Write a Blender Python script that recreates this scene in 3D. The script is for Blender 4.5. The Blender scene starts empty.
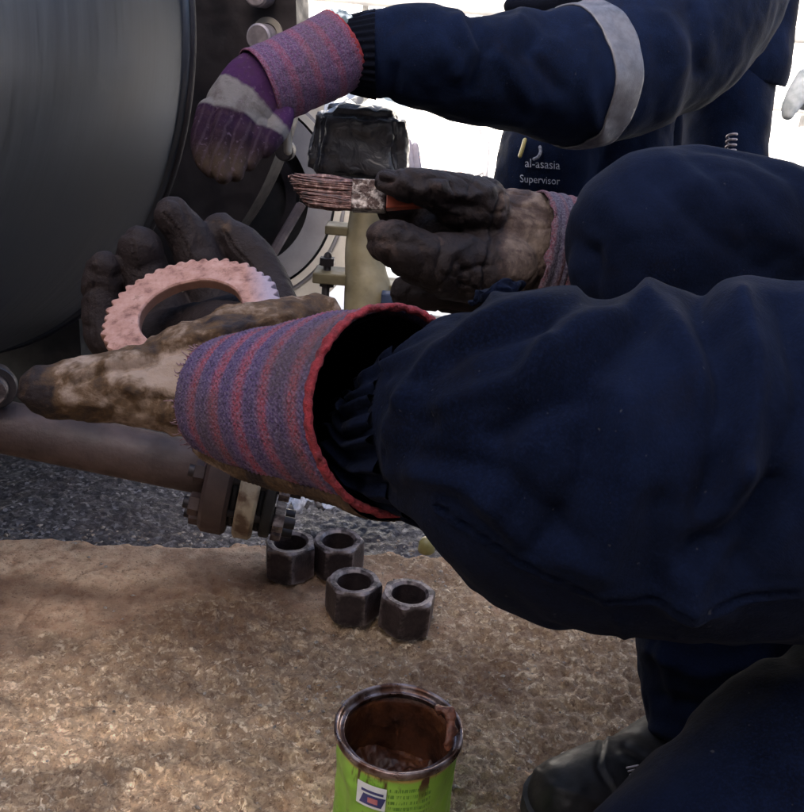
import bpy, bmesh, math, random
import numpy as np
from mathutils import Vector, Matrix
random.seed(4); rng = np.random.default_rng(7)
S = bpy.context.scene
COL = S.collection
R = math.radians

# ------------------------------------------------------------ camera, sky, sun
CAMZ, PITCH, ROLL, FPX = 0.62, R(22), R(5), 900.0
cam_loc = np.array([0, 0, CAMZ])
Fw = np.array([0, math.cos(PITCH), -math.sin(PITCH)])
R0 = np.array([1.0, 0, 0]); U0 = np.array([0, math.sin(PITCH), math.cos(PITCH)])
Rt = math.cos(ROLL) * R0 + math.sin(ROLL) * U0
Up = -math.sin(ROLL) * R0 + math.cos(ROLL) * U0
cd = bpy.data.cameras.new('camera'); cam = bpy.data.objects.new('camera', cd); COL.objects.link(cam)
cd.sensor_fit = 'HORIZONTAL'; cd.sensor_width = 36; cd.lens = FPX / 804 * 36
cd.clip_start = 0.02; cd.clip_end = 500
m = Matrix.Identity(4)
for i in range(3):
    m[i][0], m[i][1], m[i][2], m[i][3] = Rt[i], Up[i], -Fw[i], cam_loc[i]
cam.matrix_world = m
S.camera = cam
SUN_EL, SUN_AZ = R(38), R(196)       # azimuth the light comes from, clockwise from +Y
w = bpy.data.worlds.new('World'); S.world = w; w.use_nodes = True
nt = w.node_tree; bg = nt.nodes['Background']
sky = nt.nodes.new('ShaderNodeTexSky'); sky.sky_type = 'NISHITA'; sky.sun_disc = False
sky.sun_elevation = SUN_EL; sky.sun_rotation = SUN_AZ; sky.dust_density = 5.0; sky.ozone_density = 0.3; sky.air_density = 0.8
nt.links.new(sky.outputs[0], bg.inputs[0]); bg.inputs[1].default_value = 0.15
sd = bpy.data.lights.new('sun', 'SUN'); sd.energy = 4.5; sd.angle = R(0.5); sd.color = (1, .95, .87)
so = bpy.data.objects.new('sun', sd); COL.objects.link(so)
sdir = Vector((math.sin(SUN_AZ) * math.cos(SUN_EL), math.cos(SUN_AZ) * math.cos(SUN_EL), math.sin(SUN_EL)))
so.rotation_euler = sdir.to_track_quat('Z', 'Y').to_euler()
so.location = sdir * 20
S.view_settings.view_transform = 'Standard'; S.view_settings.look = 'None'
S.view_settings.exposure = 2.45; S.view_settings.gamma = 1

# ------------------------------------------------------------ helpers
def P(px, py, d):
    return cam_loc + d * (Fw + (px - 402) / FPX * Rt + (406 - py) / FPX * Up)
def G(px, py, z=0.0):
    v = P(px, py, 1.0) - cam_loc
    t = (z - CAMZ) / v[2]
    return cam_loc + t * v
def project(v):
    q = v - cam_loc; d = q @ Fw
    return 402 + FPX * (q @ Rt) / d, 406 - FPX * (q @ Up) / d
def hsh(i, j, k, seed):
    n = (i * 374761393 + j * 668265263 + k * 1274126177 + seed * 974634777) & 0xffffffff
    n = ((n ^ (n >> 13)) * 1274126177) & 0xffffffff
    n = n ^ (n >> 16)
    return (n & 0xffff) / 65535.0 * 2 - 1
def vn(p, scale, seed=0):
    p = np.asarray(p) * scale + 1000.0
    i = np.floor(p).astype(np.int64); f = p - i; f = f * f * (3 - 2 * f)
    r = 0
    for a in (0, 1):
        for b in (0, 1):
            for c in (0, 1):
                wgt = (f[..., 0] if a else 1 - f[..., 0]) * (f[..., 1] if b else 1 - f[..., 1]) * (f[..., 2] if c else 1 - f[..., 2])
                r = r + wgt * hsh(i[..., 0] + a, i[..., 1] + b, i[..., 2] + c, seed)
    return r
def fbm(p, scale, oct=3, seed=0):
    r = 0; a = 1
    for o in range(oct):
        r = r + a * vn(p, scale * 2 ** o, seed + o * 17); a *= .5
    return r
def ridged(p, scale, seed=0):
    return 1 - np.abs(vn(p, scale, seed)) * 2
def sstep(a, b, x):
    t = np.clip((x - a) / (b - a), 0, 1); return t * t * (3 - 2 * t)

def link(name, me, mat=None, parent=None, label=None, cat=None, group=None, kind=None, loc=None):
    o = bpy.data.objects.new(name, me); COL.objects.link(o)
    if mat:
        me.materials.clear()
        for mm in (mat if isinstance(mat, (list, tuple)) else [mat]): me.materials.append(mm)
    tagp(o, label, cat, group, kind)
    if parent is not None:
        o.parent = parent; o.matrix_parent_inverse = Matrix.Translation(parent.location).inverted()
        if parent.parent is not None: o.matrix_parent_inverse = Matrix.Translation(Vector(parent.get('base', (0, 0, 0)))).inverted()
    return o
def tagp(o, label=None, cat=None, group=None, kind=None):
    if label: o['label'] = label
    if cat: o['category'] = cat
    if group: o['group'] = group
    if kind: o['kind'] = kind
def thing(name, label, cat, loc, group=None):
    o = bpy.data.objects.new(name, None); COL.objects.link(o); o.location = Vector(loc); o.empty_display_size = .02
    tagp(o, label, cat, group); return o
def mesh(name, v, f, smooth=True, uv=None):
    me = bpy.data.meshes.new(name)
    v = np.asarray(v, dtype=float).reshape(-1, 3)
    me.from_pydata(v.tolist(), [], f if isinstance(f, list) else f.tolist())
    if smooth: me.polygons.foreach_set('use_smooth', np.ones(len(me.polygons), dtype=bool))
    if uv is not None:
        l = me.uv_layers.new(name='UVMap')
        idx = np.zeros(len(me.loops), dtype=np.int32); me.loops.foreach_get('vertex_index', idx)
        l.data.foreach_set('uv', np.asarray(uv, dtype=np.float32)[idx].ravel())
    me.update(); return me
def getv(me):
    a = np.zeros(len(me.vertices) * 3); me.vertices.foreach_get('co', a); return a.reshape(-1, 3)
def getn(me):
    a = np.zeros(len(me.vertices) * 3, dtype=np.float32)
    me.vertex_normals.foreach_get('vector', a); return a.reshape(-1, 3).astype(float)
def setv(me, v):
    me.vertices.foreach_set('co', np.asarray(v).ravel()); me.update()
def attr(me, name, vals):
    a = me.attributes.new(name, 'FLOAT', 'POINT'); a.data.foreach_set('value', np.asarray(vals, dtype=np.float32))
def grid_faces(nl, ns, wrap=True, off=0):
    i = np.arange(nl - 1)[:, None]; j = np.arange(ns if wrap else ns - 1)[None, :]
    j2 = (j + 1) % ns
    return (np.stack([i * ns + j, i * ns + j2, (i + 1) * ns + j2, (i + 1) * ns + j], -1).reshape(-1, 4) + off)
def crom(pts, n):
    pts = np.asarray(pts, dtype=float); k = len(pts)
    if k == 2:
        t = np.linspace(0, 1, n)[:, None]; return pts[0] * (1 - t) + pts[1] * t
    e = np.vstack([2 * pts[0] - pts[1], pts, 2 * pts[-1] - pts[-2]])
    seg = np.linalg.norm(np.diff(pts[:, :3], axis=0), axis=1) + 1e-6; cum = np.r_[0, np.cumsum(seg)]
    s = np.linspace(0, cum[-1], n); i = np.clip(np.searchsorted(cum, s, 'right') - 1, 0, k - 2)
    t = ((s - cum[i]) / seg[i])[:, None]
    a, b, c, d = e[i], e[i + 1], e[i + 2], e[i + 3]
    return .5 * ((2 * b) + (c - a) * t + (2 * a - 5 * b + 4 * c - d) * t ** 2 + (3 * b - a - 3 * c + d) * t ** 3)
def loft_arr(st, ns=32, nl=40, caps=True, ref=None):
    """st: rows (x,y,z,ra,rb): returns verts, faces, uv. Round ends when caps."""
    st = np.asarray(st, dtype=float)
    c = crom(st, nl); pos = c[:, :3]; ra = c[:, 3]; rb = c[:, 4]
    T = np.gradient(pos, axis=0); T /= np.linalg.norm(T, axis=1)[:, None]
    if caps:
        for end in (0, 1):
            p0 = pos[0] if end == 0 else pos[-1]; t0 = -T[0] if end == 0 else T[-1]
            A = ra[0] if end == 0 else ra[-1]; B = rb[0] if end == 0 else rb[-1]
            ph = np.linspace(R(12), R(86), 7)
            pp = p0 + np.outer(np.sin(ph) * min(A, B), t0); aa = A * np.cos(ph); bb = B * np.cos(ph)
            tt = np.tile(T[0] if end == 0 else T[-1], (7, 1))
            if end == 0: pos = np.vstack([pp[::-1], pos]); ra = np.r_[aa[::-1], ra]; rb = np.r_[bb[::-1], rb]; T = np.vstack([tt, T])
            else: pos = np.vstack([pos, pp]); ra = np.r_[ra, aa]; rb = np.r_[rb, bb]; T = np.vstack([T, tt])
    rf = np.asarray(ref if ref is not None else Fw, dtype=float)
    B = rf - (T @ rf)[:, None] * T; B /= np.linalg.norm(B, axis=1)[:, None]
    N = np.cross(T, B)
    th = np.linspace(0, 2 * math.pi, ns, endpoint=False)
    v = pos[:, None, :] + ra[:, None, None] * np.cos(th)[None, :, None] * N[:, None, :] + rb[:, None, None] * np.sin(th)[None, :, None] * B[:, None, :]
    n = len(pos)
    s = np.r_[0, np.cumsum(np.linalg.norm(np.diff(pos, axis=0), axis=1))]
    uv = np.stack(np.broadcast_arrays((th / (2 * math.pi))[None, :], s[:, None]), -1).reshape(-1, 2)
    f = grid_faces(n, ns).tolist()
    if caps:
        f.append(list(range(ns))[::-1]); f.append([(n - 1) * ns + k for k in range(ns)])
    return v.reshape(-1, 3), f, uv, (n, ns, N, B, T)
def stations(rows):
    """pixel rows (px,py,d,r[,depth ratio]) -> metric stations, radius in pixels at that depth"""
    out = []
    for r in rows:
        px, py, d, rp = r[:4]; k = r[4] if len(r) > 4 else 1
        p = P(px, py, d); rr = rp * d / FPX
        out.append([*p, rr, rr * k])
    return out
def wst(rows):
    return [[*r[:3], r[3], r[3] * (r[4] if len(r) > 4 else 1)] for r in rows]
def body_mesh(name, chains, voxel, smooth=6, factor=.5):
    V = []; Fc = []; off = 0
    for st in chains:
        v, f, uv, _ = loft_arr(st, 28, max(10, 8 * len(st)))
        V.append(v); Fc += [[i + off for i in q] for q in f]; off += len(v)
    me = mesh(name, np.vstack(V), Fc)
    o = bpy.data.objects.new('tmp', me); COL.objects.link(o)
    md = o.modifiers.new('r', 'REMESH'); md.mode = 'VOXEL'; md.voxel_size = voxel; md.use_smooth_shade = True
    if smooth:
        ms = o.modifiers.new('s', 'SMOOTH'); ms.iterations = smooth; ms.factor = factor
    dg = bpy.context.evaluated_depsgraph_get()
    m2 = bpy.data.meshes.new_from_object(o.evaluated_get(dg)); m2.name = name
    bpy.data.objects.remove(o); bpy.data.meshes.remove(me)
    m2.polygons.foreach_set('use_smooth', np.ones(len(m2.polygons), dtype=bool)); m2.update()
    return m2
def segd(v, pl):
    """distance of points to a polyline, any dimension"""
    best = np.full(len(v), 1e9)
    pl = np.asarray(pl, dtype=float)
    for a, b in zip(pl[:-1], pl[1:]):
        ab = b - a; t = np.clip(((v - a) @ ab) / (ab @ ab + 1e-12), 0, 1)
        best = np.minimum(best, np.linalg.norm(v - a - t[:, None] * ab, axis=1))
    return best
def box_arr(sx, sy, sz, c=(0, 0, 0), bev=0.0):
    x, y, z = sx / 2, sy / 2, sz / 2
    if bev <= 0:
        v = [(a * x + c[0], b * y + c[1], e * z + c[2]) for a in (-1, 1) for b in (-1, 1) for e in (-1, 1)]
        f = [(0, 1, 3, 2), (4, 6, 7, 5), (0, 4, 5, 1), (2, 3, 7, 6), (0, 2, 6, 4), (1, 5, 7, 3)]
        return v, [list(q) for q in f]
    import bmesh
    bm = bmesh.new(); bmesh.ops.create_cube(bm, size=1)
    for q in bm.verts: q.co = Vector((q.co.x * sx + c[0], q.co.y * sy + c[1], q.co.z * sz + c[2]))
    bmesh.ops.bevel(bm, geom=bm.edges[:], offset=bev, segments=2, affect='EDGES', profile=.5)
    bm.verts.index_update()
    v = [tuple(q.co) for q in bm.verts]; f = [[q.index for q in fc.verts] for fc in bm.faces]; bm.free()
    return v, f
def lathe_arr(prof, ns=64, axis_o=(0, 0, 0), axis_d=(0, 0, 1), close=True, ang0=0):
    """prof: (r, h) list; closed loop profile if close"""
    d = np.array(axis_d, dtype=float); d /= np.linalg.norm(d)
    h = np.array([0, 0, 1.0]) if abs(d[2]) < .9 else np.array([1.0, 0, 0])
    a = np.cross(d, h); a /= np.linalg.norm(a); b = np.cross(d, a)
    th = np.linspace(0, 2 * math.pi, ns, endpoint=False) + ang0
    ringv = np.cos(th)[:, None] * a + np.sin(th)[:, None] * b
    V = np.array([np.asarray(axis_o) + hh * d + r * ringv for r, hh in prof])
    n = len(prof)
    f = grid_faces(n, ns)
    if close:
        i = (n - 1) * ns; j = np.arange(ns); j2 = (j + 1) % ns
        f = np.vstack([f, np.stack([i + j, i + j2, j2, j], -1)])
    uv = np.stack(np.broadcast_arrays((th / (2 * math.pi))[None, :], np.array([q[1] for q in prof])[:, None]), -1).reshape(-1, 2)
    return V.reshape(-1, 3), f.tolist(), uv
def merge(parts):
    V = []; F = []; off = 0
    for v, f in parts:
        v = np.asarray(v); V.append(v); F += [[i + off for i in q] for q in f]; off += len(v)
    return np.vstack(V), F
def bevel_edges(o, wdt, seg=2, ang=35):
    md = o.modifiers.new('bevel', 'BEVEL'); md.width = wdt; md.segments = seg; md.limit_method = 'ANGLE'; md.angle_limit = R(ang)
def sharp(me, ang=30):
    try: me.set_sharp_from_angle(angle=R(ang))
    except Exception: pass

# ------------------------------------------------------------ materials
class NB:
    def __init__(s, name):
        s.m = bpy.data.materials.new(name); s.m.use_nodes = True; s.t = s.m.node_tree
        s.b = s.t.nodes['Principled BSDF']
        s.tc = s.n('ShaderNodeTexCoord')
    def n(s, t, **k):
        x = s.t.nodes.new(t)
        for a, b in k.items(): setattr(x, a, b)
        return x
    def l(s, a, b): s.t.links.new(a, b)
    def noise(s, scale, detail=4, rough=.55, coord=None, dist=0):
        x = s.n('ShaderNodeTexNoise'); x.inputs['Scale'].default_value = scale; x.inputs['Detail'].default_value = detail
        x.inputs['Roughness'].default_value = rough; x.inputs['Distortion'].default_value = dist
        s.l(coord if coord is not None else s.tc.outputs['Object'], x.inputs['Vector']); return x.outputs['Fac']
    def vor(s, scale, feature='F1', out='Distance', coord=None):
        x = s.n('ShaderNodeTexVoronoi', feature=feature); x.inputs['Scale'].default_value = scale
        s.l(coord if coord is not None else s.tc.outputs['Object'], x.inputs['Vector']); return x.outputs[out]
    def ramp(s, fac, stops, interp='LINEAR'):
        x = s.n('ShaderNodeValToRGB'); x.color_ramp.interpolation = interp
        e = x.color_ramp.elements
        while len(e) < len(stops): e.new(.5)
        for q, (p, c) in zip(e, stops):
            q.position = p; q.color = (*c, 1) if len(c) == 3 else c
        s.l(fac, x.inputs[0]); return x.outputs[0]
    def val(s, fac, a, b, lo=0, hi=1):
        x = s.n('ShaderNodeMapRange'); s.l(fac, x.inputs[0])
        for i, q in zip((1, 2, 3, 4), (a, b, lo, hi)): x.inputs[i].default_value = q
        return x.outputs[0]
    def mix(s, fac, a, b, mode='MIX'):
        x = s.n('ShaderNodeMix', data_type='RGBA', blend_type=mode)
        for sock, q in ((x.inputs[0], fac), (x.inputs[6], a), (x.inputs[7], b)):
            if isinstance(q, (int, float)): sock.default_value = q
            elif isinstance(q, tuple): sock.default_value = (*q, 1)
            else: s.l(q, sock)
        return x.outputs[2]
    def math(s, op, a, b=0.0):
        x = s.n('ShaderNodeMath', operation=op)
        for sock, q in ((x.inputs[0], a), (x.inputs[1], b)):
            if isinstance(q, (int, float)): sock.default_value = q
            else: s.l(q, sock)
        return x.outputs[0]
    def attr(s, name):
        x = s.n('ShaderNodeAttribute'); x.attribute_name = name; return x.outputs['Fac']
    def bump(s, h, strength, dist, prev=None):
        x = s.n('ShaderNodeBump'); x.inputs['Strength'].default_value = strength; x.inputs['Distance'].default_value = dist
        s.l(h, x.inputs['Height'])
        if prev is not None: s.l(prev, x.inputs['Normal'])
        return x.outputs[0]
    def set(s, col=None, rough=None, metal=None, normal=None, **k):
        for nm, q in (('Base Color', col), ('Roughness', rough), ('Metallic', metal), ('Normal', normal)):
            if q is None: continue
            if isinstance(q, (int, float)): s.b.inputs[nm].default_value = q
            elif isinstance(q, tuple): s.b.inputs[nm].default_value = (*q, 1)
            else: s.l(q, s.b.inputs[nm])
        for nm, q in k.items(): s.b.inputs[nm.replace('_', ' ')].default_value = q
        return s.m

def simple(name, c1, c2, scale=30, rough=.7, metal=0, bs=250, bstr=.3, bdist=.001, lo=.35, hi=.65, **k):
    b = NB(name); n = b.noise(scale, 5)
    col = b.ramp(n, [(lo, c1), (hi, c2)])
    r = b.val(b.noise(scale * 2.3, 3), .3, .7, max(0, rough - .12), min(1, rough + .12))
    return b.set(col, r, metal, b.bump(b.noise(bs, 4), bstr, bdist), **k)

def cloth_mat(name, base, fade, rough=.9):
    b = NB(name)
    n1 = b.noise(6, 4, .6); n2 = b.noise(45, 4, .65)
    c = b.mix(b.val(n1, .4, .68), base, fade)
    c = b.mix(b.val(n2, .5, .8, 0, .35), c, tuple(q * 1.7 for q in fade))
    c = b.mix(b.val(b.noise(650, 2), .45, .7, 0, .45), c, tuple(q * 1.7 for q in fade))
    specks = b.val(b.noise(230, 1), .76, .80, 0, .5)
    c = b.mix(specks, c, (.06, .06, .065))
    c = b.mix(b.val(b.noise(15, 5, .7, dist=1), .56, .78, 0, .5), c, (.006, .005, .0055))
    # diagonal twill
    mp = b.n('ShaderNodeMapping'); mp.inputs['Rotation'].default_value = (.5, .6, .8); b.l(b.tc.outputs['Object'], mp.inputs[0])
    wv = b.n('ShaderNodeTexWave'); wv.inputs['Scale'].default_value = 330; wv.inputs['Distortion'].default_value = 1.2; wv.inputs['Detail'].default_value = 1
    b.l(mp.outputs[0], wv.inputs['Vector'])
    nb = b.bump(wv.outputs['Fac'], .06, .0006)
    nb = b.bump(b.noise(70, 5, .6), .45, .002, nb); nb = b.bump(b.noise(600, 2), .35, .0007, nb)
    m = b.set(c, rough, 0, nb)
    b.b.inputs['Sheen Weight'].default_value = .012; b.b.inputs['Sheen Roughness'].default_value = .5
    b.b.inputs['Specular IOR Level'].default_value = .06
    return m
NAVY = cloth_mat('navy_twill', (.0012, .0022, .0072), (.0034, .0064, .0190))
NAVY2 = cloth_mat('navy_twill_darker', (.001, .0016, .004), (.002, .003, .008))
NAVY3 = cloth_mat('blue_twill', (.0013, .0030, .0100), (.0034, .0078, .0260))

def leather(name, light, dark, black, lo=.38, hi=.62):
    """dirt attribute 0..1 = how much grime lies on the glove"""
    b = NB(name)
    n = b.noise(38, 6, .65, dist=.6); n2 = b.noise(140, 4, .6)
    d = b.math('ADD', b.attr('dirt'), b.math('MULTIPLY', b.math('SUBTRACT', n, .5), 1.5))
    d = b.math('ADD', d, b.math('MULTIPLY', b.math('SUBTRACT', n2, .5), .7))
    c = b.ramp(d, [(.15, light), (.5, dark), (.85, black)])
    r = b.val(d, .2, .9, .9, .68)
    nb = b.bump(n2, .8, .002); nb = b.bump(b.noise(500, 4, .7), .7, .001, nb)
    nb = b.bump(b.vor(260), .25, .0007, nb)
    return b.set(c, r, 0, nb, Specular_IOR_Level=.2)
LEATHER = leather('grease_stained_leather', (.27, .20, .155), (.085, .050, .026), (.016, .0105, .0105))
LEATHER_DK = leather('dark_oily_leather', (.13, .098, .080), (.050, .033, .028), (.013, .0085, .0085))

def knit(name, period, red, blue, blue2, grime=.35, dark=(.02, .015, .025), lum=1.0):
    b = NB(name)
    sep = b.n('ShaderNodeSeparateXYZ'); b.l(b.tc.outputs['UV'], sep.inputs[0])
    wob = b.math('MULTIPLY', b.math('SUBTRACT', b.noise(90, 3), .5), .004)
    v = b.math('ADD', sep.outputs['Y'], wob)
    fr = b.math('FRACT', b.math('DIVIDE', v, period)); rows_ = b.math('SINE', b.math('MULTIPLY', v, 6.2832 * 7 / period)); cols_ = b.math('SINE', b.math('MULTIPLY', sep.outputs['X'], 6.2832 * 110))
    c = b.ramp(fr, [(0, red), (.12, red), (.24, blue), (.42, blue2), (.50, blue), (.60, blue2), (.70, blue), (.84, tuple((p_ + q_) / 2 for p_, q_ in zip(red, blue))), (.93, red)])
    c = b.mix(b.val(b.math('MULTIPLY', rows_, cols_), .2, .9, 0, .55), c, dark)
    stitch = b.noise(520, 3, .7)
    c = b.mix(b.val(stitch, .40, .72, 0, .75), c, tuple(min(1, q * 1.0 + .1) for q in blue))
    c = b.mix(b.val(b.noise(380, 2), .52, .70, 0, .7), c, dark)
    c = b.mix(b.val(b.noise(16, 5, .6), .45, .75, 0, grime), c, (.07, .05, .045))
    nb = b.bump(b.noise(700, 2), .8, .0012); nb = b.bump(b.vor(420), .5, .001, nb)
    return b.set(c, .95, 0, nb, Sheen_Weight=.02, Specular_IOR_Level=.08)
KNIT = knit('striped_knit_left', .0272, (.225, .045, .065), (.080, .050, .115), (.050, .030, .088), .75)
KNIT2 = knit('striped_knit_right', .016, (.095, .03, .04), (.05, .04, .065), (.035, .028, .05), .7)
KNIT3 = knit('striped_knit_purple', .030, (.13, .03, .065), (.06, .032, .085), (.085, .03, .085), .45)
RED = simple('red_binding', (.10, .005, .009), (.24, .014, .020), 160, .85, 0, 500, .9, .002)
RUSTY = simple('rusty_brown_paint', (.035, .022, .021), (.075, .048, .044), 25, .6, .15, 160, .5, .0015)
DARKST = simple('dark_mill_steel', (.013, .011, .014), (.035, .029, .032), 18, .5, .5, 160, .35, .001)
BLACK = simple('near_black_steel', (.006, .006, .007), (.013, .012, .013), 18, .75, .0, 160, .3, .001)
GREYST = simple('grey_painted_steel', (.13, .125, .135), (.20, .19, .20), 22, .55, .1, 180, .3, .0008)
STUD = simple('dull_stud_steel', (.16, .14, .155), (.28, .25, .27), 60, .45, .5, 300, .4, .0006)
PALE = simple('pale_painted_steel', (.17, .155, .135), (.38, .35, .30), 14, .5, 0, 90, .3, .001)
OLIVE = simple('olive_cream_paint', (.085, .070, .036), (.165, .138, .078), 22, .6, 0, 140, .4, .001)
NUTM = simple('black_oxide_nut', (.022, .019, .026), (.10, .075, .078), 55, .52, .4, 350, .6, .0012)
BOOT = simple('black_boot_leather', (.005, .0048, .0055), (.016, .0145, .015), 45, .50, 0, 260, .35, .0007, Specular_IOR_Level=.22)
SOLE = simple('boot_sole_rubber', (.012, .012, .012), (.025, .024, .022), 30, .8, 0, 120, .4, .001)
REFL = simple('reflective_tape', (.06, .06, .072), (.11, .11, .13), 60, .5, .1, 500, .4, .0008)
WHITEINK = simple('white_embroidery', (.09, .10, .13), (.24, .25, .30), 260, .9, 0, 500, .4, .0008)
YELLOW = simple('yellow_plastic', (.16, .14, .05), (.24, .21, .08), 60, .4, 0, 200, .2, .0005)
GREYGLOVE = simple('pale_grey_glove', (.32, .36, .38), (.52, .56, .58), 60, .9, 0, 300, .5, .001)
SKINM = simple('skin', (.25, .14, .09), (.32, .19, .13), 40, .5, 0, 300, .2, .0005)
HELMET = simple('helmet_plastic', (.6, .6, .58), (.7, .7, .68), 10, .3, 0, 200, .05, .0005)

b = NB('worn_nut_steel'); ge_ = b.n('ShaderNodeNewGeometry')
c = b.ramp(b.noise(60, 5, .65), [(.3, (.016, .012, .015)), (.7, (.070, .050, .052))])
c = b.mix(b.val(b.noise(25, 4), .55, .75, 0, .6), c, (.085, .042, .028))
c = b.mix(b.math('MULTIPLY', b.val(ge_.outputs['Pointiness'], .51, .56), b.val(b.noise(90, 4), .4, .6)), c, (.24, .20, .20))
NUTM = b.set(c, .5, .4, b.bump(b.noise(350, 4), .6, .0012))
# ------------------------------------------------------------ setting: ground, pad, asphalt, yard, far wall
b = NB('yard_concrete'); c = b.ramp(b.noise(2.2, 6), [(.35, (.50, .48, .45)), (.65, (.66, .64, .60))])
YARD = b.set(c, .9, 0, b.bump(b.noise(60, 4), .3, .004))
me = mesh('ground', [(-300, -300, -.085), (300, -300, -.085), (300, 300, -.085), (-300, 300, -.085)], [[0, 1, 2, 3]], False)
link('ground', me, YARD, kind='structure')

A0, A1 = G(0, 529), G(262, 541)
def edge_y(x): return A0[1] + (x - A0[0]) * (A1[1] - A0[1]) / (A1[0] - A0[0])
# concrete pad, one displaced sheet with an eroded edge
b = NB('worn_concrete')
co = b.tc.outputs['Object']
rough_m = b.attr('coarse')
big = b.noise(5, 5, .6); mid = b.noise(38, 5, .65, dist=.5); fine = b.noise(260, 4, .7)
smooth_c = b.ramp(mid, [(.3, (.28, .165, .105)), (.48, (.40, .265, .175)), (.7, (.50, .37, .255))])
nz_ = b.n('ShaderNodeTexNoise'); nz_.inputs['Scale'].default_value = 70; nz_.inputs['Detail'].default_value = 4; b.l(co, nz_.inputs['Vector'])
mp = b.n('ShaderNodeVectorMath', operation='MULTIPLY_ADD'); b.l(nz_.outputs['Color'], mp.inputs[0]); mp.inputs[1].default_value = (.045, .025, .03); b.l(co, mp.inputs[2])
vv = b.n('ShaderNodeTexVoronoi'); vv.inputs['Scale'].default_value = 165; b.l(mp.outputs[0], vv.inputs['Vector'])
vcol = b.n('ShaderNodeSeparateColor'); b.l(vv.outputs['Color'], vcol.inputs[0])
agg = b.ramp(vcol.outputs[0], [(0, (.13, .078, .045)), (.25, (.26, .165, .10)), (.55, (.38, .27, .17)), (.8, (.54, .41, .27)), (.95, (.72, .60, .44))])
agg = b.mix(b.val(vv.outputs['Distance'], .35, .75, 0, .8), agg, (.15, .10, .07))
agg = b.mix(b.val(b.noise(150, 5, .75), .42, .60, 0, .55), agg, (.40, .295, .19))
agg = b.mix(b.val(b.noise(95, 6, .8), .54, .62, 0, .85), agg, (.095, .055, .035))
agg = b.mix(b.val(b.noise(60, 5, .7), .40, .66, 0, .5), agg, (.33, .24, .165))
c = b.mix(b.val(b.math('ADD', rough_m, b.math('MULTIPLY', b.math('SUBTRACT', mid, .5), 1.2)), .3, .7), smooth_c, agg)
c = b.mix(b.val(fine, .62, .72, 0, .6), c, (.34, .30, .26))
c = b.mix(b.val(fine, .40, .33, 0, .8), c, (.09, .055, .04))
c = b.mix(b.val(b.noise(130, 5, .75), .60, .70, 0, .65), c, (.13, .085, .06))
c = b.mix(b.val(b.noise(170, 4, .7), .62, .72, 0, .6), c, (.60, .50, .38))
pad_xyz = b.n('ShaderNodeSeparateXYZ'); b.l(co, pad_xyz.inputs[0])
c = b.mix(b.val(b.noise(75, 6, .75), .50, .62, 0, .5), c, (.15, .095, .06))
c = b.mix(b.attr('pale'), c, (2.0, 1.95, 1.85), 'MULTIPLY')  # painted sunlight: multiplies the pad colour brighter
c = b.mix(b.val(b.noise(200, 3, .8), .60, .68, 0, .6), c, (.07, .042, .03))
c = b.mix(b.attr('stain'), c, (.095, .048, .030))
c = b.mix(1.0, c, (1.22, 1.20, 1.16), 'MULTIPLY')
r = b.val(big, .3, .7, .75, .95)
nb = b.bump(fine, .8, .003); nb = b.bump(b.noise(110, 5, .7), .5, .004, nb)
CONC = b.set(c, r, 0, nb, Specular_IOR_Level=.25)
xs = np.unique(np.r_[np.linspace(-6, -.75, 22), np.arange(-.75, .62, .0026), np.linspace(.62, 6, 22)])
ts = np.r_[np.linspace(0, .42, 10)[:-1], np.linspace(.42, 1, 330)]
X, Tt = np.meshgrid(xs, ts)
Y0 = -1.19
Pn = np.stack([X, Tt * 0, Tt * 0], -1)
ey = edge_y(X) + .010 * vn(Pn, 9, 3) + .006 * vn(Pn, 40, 5)
Yg = Y0 + (ey - Y0) * Tt
Q = np.stack([X, Yg, Yg * 0], -1)
coarse = np.clip(.36 + 1.2 * (X + .10) + .75 * sstep(.92, .70, Yg) + .5 * vn(Q, 5, 9) + .35 * vn(Q, 14, 19), 0, 1)
Z = .005 * fbm(Q, 5, 2, 1) + .0008 * fbm(Q, 45, 3, 2) + coarse * (.0052 * fbm(Q * np.array([.8, 1.3, 1]), 105, 3, 4) + .0016 * vn(Q, 280, 6))
Z += (1 - coarse) * .0005 * fbm(Q, 160, 2, 8)
pit = np.clip(-vn(Q, 60, 12) - .55, 0, 1); Z -= pit * .008
dist_e = (ey - Yg)
Z -= .018 * (1 - sstep(0, .03, dist_e)) * (1 + .5 * vn(Q, 50, 14))
# cracks bottom left
def crack_pl(pts):
    return np.array([G(*q)[:2] for q in pts])
flat = np.stack([X.ravel(), Yg.ravel()], -1)
wob = np.stack([vn(Q, 70, 31).ravel(), vn(Q, 70, 32).ravel()], -1) * .004
crk = np.full(X.size, 1e9)
for pl in ([(68, 586), (45, 600), (28, 612), (18, 628), (26, 645)], [(68, 586), (80, 575), (105, 566)], [(28, 612), (8, 606), (-30, 600)], [(195, 560), (225, 600), (215, 640)]):
    crk = np.minimum(crk, segd(flat + wob, crack_pl(pl)))
crk = crk.reshape(X.shape); cm = np.exp(-(crk / .0022) ** 2)
cm = cm * sstep(-.5, .3, vn(Q, 30, 96))
Z -= cm * .003
stain = np.clip(cm * .55, 0, 1)
gx, gy = G(230, 625)[:2]
stain = np.maximum(stain, .75 * np.exp(-(((X - gx) / .16) ** 2 + ((Yg - gy) / .07) ** 2)) * sstep(-.6, .5, fbm(Q, 12, 3, 41) + .2))
st2 = (.22 + .55 * np.exp(-((Yg - .89) / .10) ** 2)) * sstep(-.3, .7, fbm(Q * np.array([1, 1.8, 1]), 9, 4, 97)) * (Yg > .5); stain = np.maximum(stain, st2)
gx, gy = G(505, 700)[:2]
stain = np.maximum(stain, .65 * np.exp(-(((X - gx) / .16) ** 2 + ((Yg - gy) / .10) ** 2)) * sstep(-.6, .5, fbm(Q, 18, 3, 43) + .3))
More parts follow.
